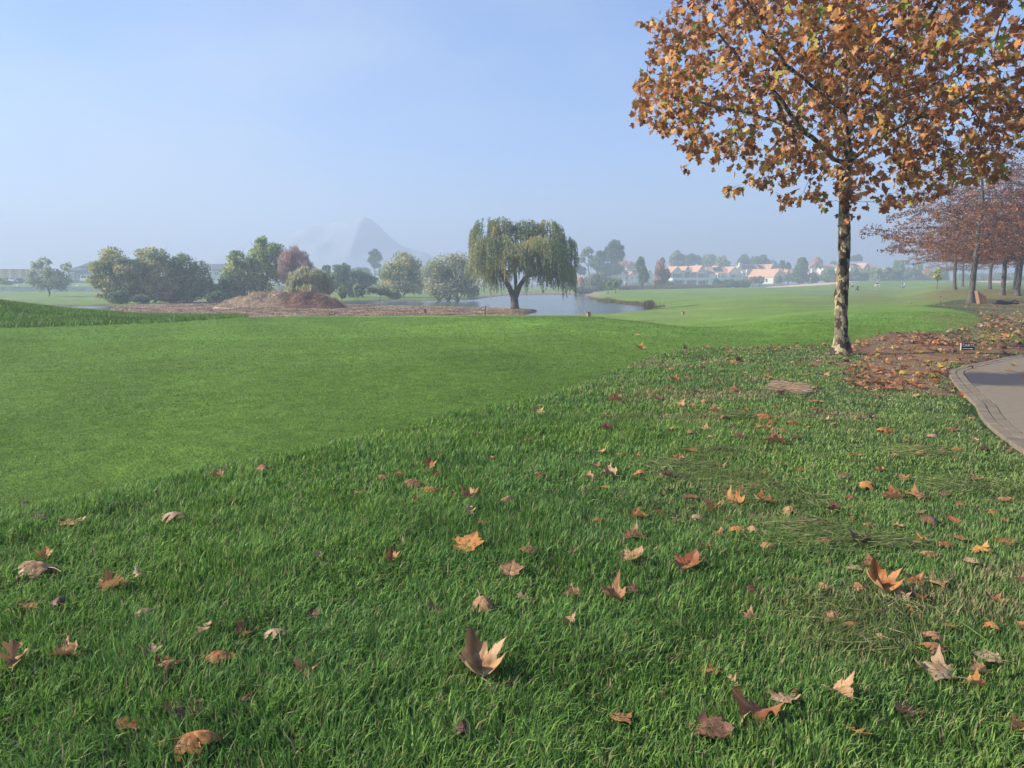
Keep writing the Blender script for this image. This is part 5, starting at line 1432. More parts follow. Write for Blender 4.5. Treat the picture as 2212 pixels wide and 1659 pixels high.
for (u, v, h_, mt, lb) in ((1425, 659.5, .55, m_dwood, 'dark short stake on the lawn right of the pond'), (1449, 668.5, .62, pbr('red_stake', (.40, .10, .05), .7), 'thin red-brown hazard stake near the dark reed clump'),
                           (2110, 619.5, .7, m_dwood, 'small dark stake between the oak trunks by the tan patch')):
    x, y, z = march(u, v); o = MB().tube([(0, 0, -.1), (.02, 0, h_)], [.025, .02], 7).build('marker_stake', mt); o.location = (x, y, z); tag(o, lb, 'stake')
# flagstick
p = PY(1749.6, 611, 268); z = h1(p[0], 268)
r_ = empty('flagstick', (p[0], 268, z), 0, 'thin white flagstick with a pale flag on the far green', 'flagstick')
MB().tube([(0, 0, -.1), (0, 0, 2.3)], .045, 6).build('pole', m_white, r_)
MB().add([(0.05, 0, 2.28), (.05, 0, 1.75), (.38, .06, 1.95), (.3, -.05, 2.2), (0.05, .03, 2.28), (.05, .03, 1.75), (.38, .09, 1.95), (.3, -.02, 2.2)], [(0,1,2,3), (7,6,5,4), (0,4,5,1), (1,5,6,2), (2,6,7,3), (3,7,4,0)]).build('flag', m_white, r_)

# CARTS sign
x, y, z = march(2090, 761)
sg = empty('direction_sign', (x, y, z), R(-8), 'small black CARTS arrow sign standing low beside the path', 'sign')
ws, hs = .142, .078; zc = .125
MB().box(-ws, ws, -.012, .012, zc-hs, zc+hs).build('sign_board', m_black, sg, bevel=.003)
MB().box(-ws-.009, -ws-.001, -.02, .035, zc-hs-.004, zc+hs+.004).build('side_edge', pbr('cream_edge', (.40, .36, .29), .7), sg)
for xx in (-.08, .09): MB().tube([(xx, 0, -.1), (xx, 0, zc-hs-.001)], .005, 6).build('leg', m_metal, sg)
m_lett = pbr('sign_lettering', (.62, .60, .55), .6)
def text_mesh(s, size, loc, parent, mat):
    cu = bpy.data.curves.new('lettering', 'FONT'); cu.body = s; cu.size = size; cu.extrude = .0015; cu.align_x = 'CENTER'; cu.align_y = 'CENTER'; cu.space_character = 1.08; cu.offset = .0012
    to = bpy.data.objects.new('tmp_text', cu); COL.objects.link(to)
    dg = bpy.context.evaluated_depsgraph_get(); me = bpy.data.meshes.new_from_object(to.evaluated_get(dg))
    bpy.data.objects.remove(to); bpy.data.curves.remove(cu)
    me.transform(Matrix.Rotation(R(90), 4, 'X'))
    o = link('lettering', me, mat, parent); o.location = loc
    return o
text_mesh('CARTS', .082, (0, -.0145, zc+.030), sg, m_lett)
MB().prism([(-.115, zc-.050), (.060, zc-.050), (.060, zc-.060), (.118, zc-.044), (.060, zc-.028), (.060, zc-.036), (-.115, zc-.036)], 'y', -.0165, -.0125).build('arrow', m_lett, sg)

# boards against the first oak, black sack
x, y, z = march(2119, 656)
m_board = pbr('raw_timber', (.30, .17, .10), .8, noise=.18, nscale=6)
bp_ = empty('board_stack', (x-.05, y-.1, z), R(-12), 'stack of brown boards leaning on the foot of the nearest oak', 'boards')
for i in range(5):
    w = .52-.05*(i > 0); s0 = -.20+i*.15; hh = .98-.09*i
    o = MB().prism([(s0, -.02), (s0+.085, -.02), (s0+.085-.24*(1+.05*i), hh), (s0-.24*(1+.05*i), hh)], 'y', -.30+.02*i, .30-.05*i).build('board', m_board, bp_, bevel=.006)
x, y, z = march(2173, 658)
bs = empty('black_sack', (x, y, z), R(4), 'flat black plastic sack with a loop handle lying beyond the path', 'sack')
mb = MB(); nu, nv = 22, 9; vs = []; fs = []
for j in range(nv+1):
    ph = math.pi*j/nv
    for i in range(nu):
        t = 2*math.pi*i/nu; xx = -math.cos(ph)
        rr = math.sin(ph)**.8; hgt = .20*(1+.25*math.sin(xx*5+t*2))*(1-.35*xx)
        vs.append((xx*.80-.2, rr*.33*math.cos(t), .10+rr*max(-.09, hgt*math.sin(t))))
for j in range(nv):
    for i in range(nu): fs.append((j*nu+i, (j+1)*nu+i, (j+1)*nu+(i+1) % nu, j*nu+(i+1) % nu))
mb.add(vs, fs).build('bag', m_black, bs, smooth=True)
MB().tube([(.45, 0, .26), (.7, .02, .29), (.95, .05, .2), (1.02, .03, .1), (.85, -.03, .06), (.55, -.02, .08), (.35, 0, .12)], .045, 8).build('handle', m_black, bs, smooth=True)

# paver edging of the cart path
rg = np.random.default_rng(12); E = np.array(PATH_EDGE); seg = np.linalg.norm(np.diff(E, axis=0), axis=1); cum = np.concatenate([[0], np.cumsum(seg)])
edge = MB()
def at(s):
    i = min(np.searchsorted(cum, s, 'right')-1, len(seg)-1); t = (s-cum[i])/seg[i]; return E[i]+(E[i+1]-E[i])*t
s = 0.0
while s < cum[-1]-.25:
    a = at(s); b = at(s+.196); d = (b-a)/np.linalg.norm(b-a); nn = np.array([-d[1], d[0]])
    if nn[0] < 0 and abs(nn[0]) > .05: nn = -nn
    if E[-1][0] < 0: pass
    for row in (0, 1):
        o0, o1 = .01+row*.12, .12+row*.12-.006; hz_ = .014+rg.normal(0, .002)
        q4 = [a+nn*o0, b+nn*o0, b+nn*o1, a+nn*o1]
        vs = [(p_[0], p_[1], -.06) for p_ in q4]+[(p_[0], p_[1], hz_) for p_ in q4]
        edge.add(vs, [(0,3,2,1),(4,5,6,7),(0,1,5,4),(1,2,6,5),(2,3,7,6),(3,0,4,7)])
    s += .205
pe = edge.build('path_edging', pbr('grey_pavers', (.21, .17, .12), .85, noise=.25, nscale=4, bump=.6, bscale=60))
tag(pe, kind='structure', label='two rows of grey pavers edging the cart path')

# ================================================================== golfers
m_skin = pbr('skin', (.42, .26, .19), .6)
def person(x, y, z, rz, label, shirt, shorts, cap, hair, pose, sc=1.0):
    root = empty('person', (x, y, z), R(rz), label, 'person')
    J = {'pel': (0, 0, .96, .135), 'abd': (0, 0, 1.12, .125), 'chest': (0, .01, 1.32, .15), 'sh': (0, .01, 1.43, .11), 'neck': (0, .01, 1.50, .055), 'hd': (0, -.015, 1.60, .088), 'hd2': (0, -.01, 1.70, .080)}
    Ed = [('pel', 'abd'), ('abd', 'chest'), ('chest', 'sh'), ('sh', 'neck'), ('neck', 'hd'), ('hd', 'hd2')]
    for s, nme in ((-1, 'l'), (1, 'r')):
        st = pose['stride']*s
        J[nme+'hip'] = (s*.10, 0, .90, .095); J[nme+'kn'] = (s*.11, -.5*st-.02, .50, .062); J[nme+'ca'] = (s*.11, -.9*st+.02, .32, .058); J[nme+'an'] = (s*.11, -st, .08, .036); J[nme+'toe'] = (s*.13, -st-.17, .035, .032)
        Ed += [('pel', nme+'hip'), (nme+'hip', nme+'kn'), (nme+'kn', nme+'ca'), (nme+'ca', nme+'an'), (nme+'an', nme+'toe')]
        e, hnd = pose[nme]
        J[nme+'sh'] = (s*.19, .01, 1.41, .062); J[nme+'el'] = (*e, .042); J[nme+'wr'] = (*hnd, .027)
        Ed += [('sh', nme+'sh'), (nme+'sh', nme+'el'), (nme+'el', nme+'wr')]
        w = np.array(hnd); dv = unit((w-np.array(e))[None])[0]; sd = np.array([1., 0, 0]); pm = w+dv*.06
        J[nme+'pm'] = (*pm, .028); Ed.append((nme+'wr', nme+'pm'))
        for f in range(4):
            off = sd*(f-1.5)*.02; L_ = (.075, .085, .08, .062)[f]
            J[f'{nme}f{f}'] = (*(pm+off+dv*L_*.5), .009); J[f'{nme}g{f}'] = (*(pm+off+dv*L_*.8+np.array([0, -.02, -.02])), .008)
            Ed += [(nme+'pm', f'{nme}f{f}'), (f'{nme}f{f}', f'{nme}g{f}')]
        J[nme+'th'] = (*(w+dv*.04-sd*s*.045+np.array([0, -.02, 0])), .010); Ed.append((nme+'wr', nme+'th'))
    def skinned(name, J, Ed, mat, grow=0):
        ks = list(J); me = bpy.data.meshes.new(name); me.from_pydata([J[k][:3] for k in ks], [(ks.index(a), ks.index(b)) for a, b in Ed], [])
        o = bpy.data.objects.new(name, me); COL.objects.link(o)
        md = o.modifiers.new('skin', 'SKIN'); md.use_smooth_shade = True
        for i, k in enumerate(ks):
            r_ = J[k][3]+grow; me.skin_vertices[0].data[i].radius = (r_, r_)
        me.skin_vertices[0].data[0].use_root = True
        sb = o.modifiers.new('sub', 'SUBSURF'); sb.levels = 1; sb.render_levels = 1
        me.materials.append(mat); o.parent = root
        return o
    skinned('body', J, Ed, m_skin)
    # clothing
    S_ = {'a': (0, 0, .93, .165), 'b': (0, 0, 1.12, .16), 'c': (0, .01, 1.30, .185), 'd': (0, .01, 1.43, .12)}
    SE = [('a', 'b'), ('b', 'c'), ('c', 'd')]
    for s, nme in ((-1, 'l'), (1, 'r')):
        e = np.array(pose[nme][0]); sh = np.array([s*.19, .01, 1.41]); q_ = sh+(e-sh)*.7
        S_[nme+'1'] = (*sh, .085); S_[nme+'2'] = (*q_, .062); SE += [('d', nme+'1'), (nme+'1', nme+'2')]
    skinned('shirt', S_, SE, pbr('shirt_cloth', shirt, .9))
    K = {'p': (0, 0, .93, .165)}; KE = []
    for s, nme in ((-1, 'l'), (1, 'r')):
        hp, kn = np.array(J[nme+'hip'][:3]), np.array(J[nme+'kn'][:3])
        K[nme+'h'] = (*hp, .115); K[nme+'k'] = (*(hp+(kn-hp)*.72), .10); KE += [('p', nme+'h'), (nme+'h', nme+'k')]
    skinned('shorts', K, KE, pbr('shorts_cloth', shorts, .9))
    for s in (-1, 1):
        a = J[('l' if s < 0 else 'r')+'an'][:3]; MB().ball((a[0], a[1]-.06, .05), .075, 10, 6, .62).build('shoe', m_white, root, smooth=True)
    if cap: MB().ball((0, -.01, 1.70), .112, 12, 8, .75).add([(-.09, -.09, 1.70), (.09, -.09, 1.70), (.06, -.21, 1.675), (-.06, -.21, 1.675), (-.09, -.09, 1.715), (.09, -.09, 1.715), (.06, -.21, 1.69), (-.06, -.21, 1.69)], [(0,1,2,3),(4,7,6,5),(0,4,5,1),(1,5,6,2),(2,6,7,3),(3,7,4,0)]).build('cap', pbr('cap_cloth', cap, .8), root, smooth=True)
    else: MB().ball((0, .012, 1.685), .104, 12, 8, .9).build('hair', pbr('hair', hair, .8), root, smooth=True)
    face = MB().ball((0, -.108, 1.595), .016, 6, 5).ball((-.088, .0, 1.60), .02, 6, 5).ball((.088, 0, 1.60), .02, 6, 5); face.build('nose_and_ears', m_skin, root, smooth=True)
    for s in (-1, 1): MB().ball((s*.034, -.092, 1.625), .011, 6, 5).build('eye', m_black, root)
    MB().box(-.025, .025, -.104, -.088, 1.552, 1.560).build('mouth', pbr('lips', (.30, .12, .10), .6), root)
    root.scale = (sc, sc, sc)
    return root
GY_ = 158
def gpos(u, v, Y): p = PY(u, v, Y); return p[0], Y, h1(p[0], Y)
x, y, z = gpos(1841, 631, 158)
person(x, y, z, 168, 'golfer in grey shirt and dark shorts pulling a dark trolley', (.42, .46, .44), (.03, .035, .045), None, (.05, .035, .025), {'stride': .10, 'l': ((-.42, .16, 1.22), (-.62, .30, 1.02)), 'r': ((.34, .05, 1.16), (.26, -.14, 1.08))})
x, y, z = gpos(1894, 629, 162)
person(x, y, z, 175, 'golfer in white cap and dark top carrying a white bag across the back', (.04, .05, .09), (.62, .50, .38), (.80, .80, .80), (.1, .1, .1), {'stride': .04, 'l': ((-.33, .05, 1.17), (-.30, -.18, 1.1)), 'r': ((.33, .05, 1.17), (.28, -.16, 1.08))})
gx0, gy0, gz0 = x, y, z
m_bagw = pbr('white_bag_cloth', (.78, .78, .76), .7)
cb = empty('golf_bag', (gx0, gy0-.30, gz0+.98), R(0), 'white golf bag slung level behind the capped golfer', 'golf bag')
MB().tube([(-.62, 0, -.05), (-.5, 0, -.03), (.1, 0, .02), (.42, 0, .10), (.50, 0, .12)], [.10, .14, .15, .13, .12], 12).build('bag_body', m_bagw, cb, smooth=True)
for i in range(5): MB().tube([(.45, .03*(i-2), .12), (.80, .04*(i-2), .17+.02*(i % 2))], .012, 5).ball((.82, .04*(i-2), .17+.02*(i % 2)), .04, 6, 5).build('club', m_metal, cb)
MB().box(.18, .42, -.17, -.155, -.55, .08).build('towel', m_bagw, cb)
MB().tube([(-.3, -.1, .1), (-.1, -.17, .0), (.2, -.1, .15)], .02, 6).build('strap', m_black, cb)
def trolley(x, y, z, rz, label, bagc, topc):
    t = empty('golf_trolley', (x, y, z), R(rz), label, 'golf trolley', 'golf trolleys on the fairway')
    for s in (-1, 1):
        MB().tube([(s*.32-.02, 0, .16), (s*.32+.02, 0, .16)], .16, 14).build('wheel', tyre, t)
    MB().tube([(-.30, 0, .16), (.30, 0, .16)], .015, 6).tube([(0, .02, .14), (0, .0, .6), (0, -.1, .95), (0, -.35, 1.08)], .018, 6).tube([(-.16, -.36, 1.08), (.16, -.36, 1.08)], .02, 6).tube([(0, 0, .2), (0, .45, .1)], .018, 6).build('frame', m_metal, t)
    MB().tube([(-.02, .45, .09), (.02, .45, .09)], .09, 10).build('front_wheel', tyre, t)
    MB().tube([(0, .22, .14), (0, .16, .4), (0, .04, .85), (0, .0, 1.0)], [.15, .17, .155, .165], 12).ball((0, .30, .45), .13, 8, 6, 1.5).build('bag', pbr('bag_cloth', bagc, .8), t, smooth=True)
    for i in range(6):
        a = math.tau*i/6; e = (.09*math.cos(a), .0+.08*math.sin(a), 1.16+.03*(i % 3)); MB().tube([(.07*math.cos(a), .02+.06*math.sin(a), .95), e], .010, 5).ball(e, .045, 6, 5).build('club', pbr('club_head_cover', topc, .6), t)
x, y, z = gpos(1853.5, 631.5, 157.5); trolley(x, y, z, 70, 'dark blue golf trolley bag beside the grey-shirted golfer', (.02, .03, .055), (.55, .58, .6))
x, y, z = gpos(1948, 624, 176); trolley(x, y, z, -60, 'lone grey and black golf trolley standing right of the golfers', (.30, .27, .28), (.04, .04, .045))
x, y, z = gpos(1951.5, 625, 176.5)
MB_ = empty('golf_bag', (x, y, z), R(20), 'small grey golf bag leaning beside the lone trolley', 'golf bag')
MB().tube([(0, 0, .0), (.12, 0, .45), (.22, 0, .8)], [.15, .15, .14], 12).build('bag_body', pbr('grey_bag', (.32, .31, .33), .8), MB_, smooth=True)
MB().tube([(.22, 0, .8), (.28, .02, 1.0)], .02, 5).build('club', m_metal, MB_)
MB().tube([(.1, -.05, .5), (.35, -.1, 0)], .01, 5).build('stand_leg', m_metal, MB_)
# ================================================================== fallen leaves
def leaf_material(name, base, vein, under):
    m, N, L = new_mat(name)
    out = N.new('ShaderNodeOutputMaterial'); b = N.new('ShaderNodeBsdfPrincipled')
    b.inputs['Roughness'].default_value = .5; b.inputs['Specular IOR Level'].default_value = .3
    at = N.new('ShaderNodeAttribute'); at.attribute_name = 'Col'      # r: vein mask, g: blotch
    sp_ = N.new('ShaderNodeSeparateColor'); L.new(at.outputs['Color'], sp_.inputs[0])
    oi = N.new('ShaderNodeObjectInfo')
    hs = N.new('ShaderNodeHueSaturation'); hs.inputs['Color'].default_value = (*base, 1)
    mr1 = N.new('ShaderNodeMapRange'); mr1.inputs['To Min'].default_value = .70; mr1.inputs['To Max'].default_value = 1.25; L.new(oi.outputs['Random'], mr1.inputs['Value'])
    L.new(mr1.outputs[0], hs.inputs['Value'])
    mr2 = N.new('ShaderNodeMapRange'); mr2.inputs['To Min'].default_value = .49; mr2.inputs['To Max'].default_value = .512; L.new(oi.outputs['Random'], mr2.inputs['Value']); L.new(mr2.outputs[0], hs.inputs['Hue'])
    m1 = N.new('ShaderNodeMix'); m1.data_type = 'RGBA'; m1.inputs[7].default_value = (*vein, 1); L.new(hs.outputs[0], m1.inputs[6]); L.new(sp_.outputs[0], m1.inputs[0])
    m2 = N.new('ShaderNodeMix'); m2.data_type = 'RGBA'; m2.blend_type = 'MULTIPLY'; m2.inputs[7].default_value = (.42, .34, .32, 1); L.new(m1.outputs[2], m2.inputs[6]); L.new(sp_.outputs[1], m2.inputs[0])
    ge = N.new('ShaderNodeNewGeometry'); m3 = N.new('ShaderNodeMix'); m3.data_type = 'RGBA'; L.new(ge.outputs['Backfacing'], m3.inputs[0]); L.new(m2.outputs[2], m3.inputs[6])
    u1 = N.new('ShaderNodeMix'); u1.data_type = 'RGBA'; u1.inputs[6].default_value = (*under, 1); u1.inputs[7].default_value = (*vein, 1); L.new(sp_.outputs[0], u1.inputs[0])
    L.new(u1.outputs[2], m3.inputs[7])
    L.new(m3.outputs[2], b.inputs['Base Color'])
    t = N.new('ShaderNodeBsdfTranslucent'); L.new(m3.outputs[2], t.inputs['Color']); mx = N.new('ShaderNodeMixShader'); mx.inputs[0].default_value = .22
    L.new(b.outputs[0], mx.inputs[1]); L.new(t.outputs[0], mx.inputs[2]); L.new(mx.outputs[0], out.inputs['Surface'])
    return m
LM = {'orange': leaf_material('leaf_orange', (.46, .19, .06), (.62, .34, .12), (.58, .33, .16)),
      'tan': leaf_material('leaf_tan', (.44, .245, .11), (.60, .40, .22), (.56, .35, .19)),
      'brown': leaf_material('leaf_brown', (.38, .17, .075), (.46, .26, .13), (.44, .24, .12)),
      'dark': leaf_material('leaf_dark', (.15, .065, .045), (.22, .11, .07), (.26, .13, .085)),
      'pink': leaf_material('leaf_pinkish', (.44, .27, .16), (.52, .36, .23), (.44, .27, .16)),
      'red': leaf_material('leaf_red', (.34, .115, .045), (.44, .20, .10), (.40, .21, .11)),
      'yellow': leaf_material('leaf_yellow', (.62, .46, .07), (.66, .52, .14), (.60, .46, .14))}
def teeth(o, rg, k=3, amp=.018):
    P = []
    n = len(o)
    for i in range(n):
        a, b = o[i], o[(i+1) % n]
        for j in range(k):
            t = j/k; p = a+(b-a)*t
            if j: d = np.array([b[1]-a[1], a[0]-b[0]]); p = p+d/(np.linalg.norm(d)+1e-6)*rg.normal(0, amp)
            P.append(p)
    return np.array(P)
def plane_mesh(seed, fold, cup, tipcurl, thick=0):
    rg = np.random.default_rng(seed)
    o = LEAF_O.copy(); o[:, 0] *= rg.uniform(.92, 1.12); o += rg.normal(0, .018, o.shape); o = teeth(o, rg)
    c = np.array([0, .38]); rings = 9; V2 = [c]
    for r_ in range(1, rings+1):
        t = (r_/rings)
        V2 += list(c+(o-c)*t)
    V2 = np.array(V2); n = len(o)
    F3 = [[0, 1+i, 1+(i+1) % n] for i in range(n)]; F4 = []
    for r_ in range(rings-1):
        a = 1+r_*n; b = a+n
        F4 += [[a+i, b+i, b+(i+1) % n, a+(i+1) % n] for i in range(n)]
    x, y = V2[:, 0], V2[:, 1]; rr = np.hypot(x, y-.38)
    z = fold*np.abs(x)+cup*rr**2+tipcurl*np.maximum(rr-.36, 0)**1.5*(1+.9*np.sin(np.arctan2(y-.38, x)*3+seed))
    z += .05*(fbm(x*4+seed, y*4, oct=3)-.5)+.012*np.sin(x*22+seed)*np.cos(y*19)
    veins = [((0, 0), (0, 1.0)), ((0, .06), (.62, .48)), ((0, .06), (-.62, .48)), ((0, .05), (.42, .08)), ((0, .05), (-.42, .08)), ((0, .35), (.25, .60)), ((0, .35), (-.25, .60)), ((.25, .24), (.40, .55)), ((-.25, .24), (-.40, .55)), ((0, .55), (.14, .78)), ((0, .55), (-.14, .78))]
    vm = np.zeros(len(x))
    for i, (a, b) in enumerate(veins):
        a = np.array(a); b = np.array(b); e = b-a; t = np.clip(((V2-a)@e)/(e@e), 0, 1); d = np.linalg.norm(V2-a-e*t[:, None], axis=1)
        vm = np.maximum(vm, np.clip(1-d/(.035 if i < 3 else .022), 0, 1)*(1-.5*t)); z = z-.018*np.clip(1-d/.05, 0, 1)
    bl = np.clip((fbm(x*3+seed*2, y*3, oct=3)-.52)*3.5, 0, 1)*.8+np.clip((rr-.45)*1.1, 0, .5)
    return V2, z, F3, F4, vm, bl
def oak_mesh(seed, fold, bend, twist):
    rg = np.random.default_rng(seed); ny, nx = 40, 8
    yy = np.linspace(0, 1, ny+1)
    lob = np.interp(yy, [0, .08, .16, .22, .30, .36, .45, .52, .60, .66, .74, .82, .88, .94, 1.0], [.012, .02, .05, .19, .05, .05, .30, .34, .06, .06, .22, .17, .05, .07, .0])
    lob = lob*(1+rg.normal(0, .05, ny+1)); V2 = []; 
    for i, y in enumerate(yy):
        for j in range(-nx//2, nx//2+1):
            s = j/(nx/2); V2.append((s*lob[i], y+.34*abs(s)*lob[i]+.02*abs(s)))
    V2 = np.array(V2); w = nx+1
    F4 = [[i*w+j, i*w+j+1, (i+1)*w+j+1, (i+1)*w+j] for i in range(ny) for j in range(nx)]
    x, y = V2[:, 0], V2[:, 1]
    z = fold*np.abs(x)*1.3+bend*(y-.5)**2+twist*x*(y-.4)*2+.04*(fbm(x*5+seed, y*5, oct=2)-.5)
    vm = np.clip(1-np.abs(x)/.018, 0, 1); bl = np.clip((fbm(x*4+seed, y*4, oct=2)-.5)*3, 0, .8)
    return V2, z, [], F4, vm, bl
def leaf_object_mesh(kind, seed, **k):
    V2, z, F3, F4, vm, bl = plane_mesh(seed, **k) if kind == 'plane' else oak_mesh(seed, **k)
    V = np.column_stack([V2[:, 0], V2[:, 1]-.4, z]); rg = np.random.default_rng(seed+5)
    # stalk
    m = 7; sp0 = np.array([0, -.38, z[np.argmin(np.abs(V2[:, 0])+np.abs(V2[:, 1]))]]); L_ = rg.uniform(.35, .6) if kind == 'plane' else .14
    base = len(V); pts = [sp0+np.array([rg.normal(0, .02)+.05*t, -L_*t, .05*math.sin(t*3)]) for t in np.linspace(-.12, 1, m)]
    vs = []; q4 = []
    for i, p in enumerate(pts):
        r_ = .013*(1+.5*(i == m-1))
        for a in range(4): vs.append(p+np.array([math.cos(a*math.pi/2)*r_, 0, math.sin(a*math.pi/2)*r_]))
    for i in range(m-1):
        for a in range(4): q4.append([base+i*4+a, base+i*4+(a+1) % 4, base+(i+1)*4+(a+1) % 4, base+(i+1)*4+a])
    V = np.vstack([V, vs]); col = np.column_stack([np.concatenate([vm, np.ones(len(vs))*.8]), np.concatenate([bl, np.zeros(len(vs))]), np.zeros(len(V))])
    fl = ([np.array(F3)] if F3 else [])+[np.array(F4+q4)]
    me = np_mesh('fallen_leaf', V, fl, col, smooth=True)
    me['zmin'] = float(np.percentile(V[:, 2], 8))
    return me
SH = {'flat': dict(fold=.10, cup=-.12, tipcurl=.5), 'cup': dict(fold=.28, cup=.15, tipcurl=1.1), 'deep': dict(fold=.50, cup=.45, tipcurl=1.2),
      'dome': dict(fold=-.40, cup=-.55, tipcurl=-.8), 'curl': dict(fold=-.15, cup=-1.1, tipcurl=1.2), 'wave': dict(fold=.15, cup=-.5, tipcurl=1.6), 'fold': dict(fold=.9, cup=-.1, tipcurl=.6)}
OSH = {'fold': dict(fold=.8, bend=.4, twist=.2), 'flat': dict(fold=.15, bend=.3, twist=.3), 'cup': dict(fold=.6, bend=.9, twist=-.4), 'dome': dict(fold=-.5, bend=-.9, twist=.5), 'curl': dict(fold=-.3, bend=1.3, twist=.9)}
LEAFMESH = {}
def leafmesh(kind, shape, color, var):
    key = (kind, shape, color, var)
    if key not in LEAFMESH:
        me = leaf_object_mesh(kind, 100+var*17+hash(shape) % 1 + list(SH).index(shape)*3, **(SH[shape] if kind == 'plane' else OSH[shape]))
        me.materials.append(LM[color]); LEAFMESH[key] = me
    return LEAFMESH[key]
def grass_top(x, y):
    p, e = rough_in(np.array([x]), np.array([y]))
    return float(H(np.array([x]), np.array([y]))[0]), float(rough_h(np.array([x]), np.array([y]))[0])*float(min(1, p[0]))
GL = 'fallen leaves scattered over the grass'
COLW = {'orange': 'orange', 'tan': 'tan', 'brown': 'brown', 'dark': 'dark brown', 'pink': 'pinkish grey-brown', 'red': 'red-brown', 'yellow': 'yellow'}
SHW = {'flat': 'flat', 'cup': 'cupped', 'deep': 'deeply cupped', 'dome': 'domed', 'curl': 'curled', 'wave': 'wavy', 'fold': 'folded'}
n_leaf = [0]
def zone(u, v):
    h_ = 'far left' if u < 250 else 'left' if u < 780 else 'middle' if u < 1250 else 'right' if u < 1850 else 'far right'
    w = 'by the plane tree' if v < 820 and u > 1400 else 'near the tee edge' if v < 900 else 'in upper rough' if v < 1010 else 'in middle rough' if v < 1200 else 'in near grass' if v < 1400 else 'in front grass'
    return f'{w}, {h_}'
def put_leaf(u, v, w, kind, color, shape, yaw, tilt=8, roll=0, label=None, var=None, size=None, cover=None):
    rg = random.Random(int(u*7+v*13)); tilt = tilt*.45 if label is None or tilt < 24 else tilt*.62
    x, y, z = march(u, v) if y_guess(v) else PZ(u, v, 0.03)
    z, gh = grass_top(x, y)
    depth = y*cp+(CAMZ-z)*sp
    width = 1.22 if kind == 'plane' else .85
    s = size or (w*depth/F)/width
    if kind == 'oak': s *= 1.05
    me = leafmesh(kind, shape, color, var if var is not None else rg.randrange(3))
    o = bpy.data.objects.new('fallen_leaf', me); COL.objects.link(o)
    o.scale = (s, s, s)
    o.rotation_euler = (R(tilt), R(roll), R(yaw))
    lift = gh*(.46 if cover is None else cover*.8)+.006+abs(math.sin(R(tilt)))*s*.30-me['zmin']*s*.8
    o.location = (x, y, z+lift)
    lab = label or f'{COLW[color]} {SHW[shape]} {"lobed plane" if kind == "plane" else "narrow oak"} leaf {zone(u, v)}'
    tag(o, lab, 'leaf', GL); n_leaf[0] += 1
    return o
def y_guess(v): return True
P_, O_ = 'plane', 'oak'
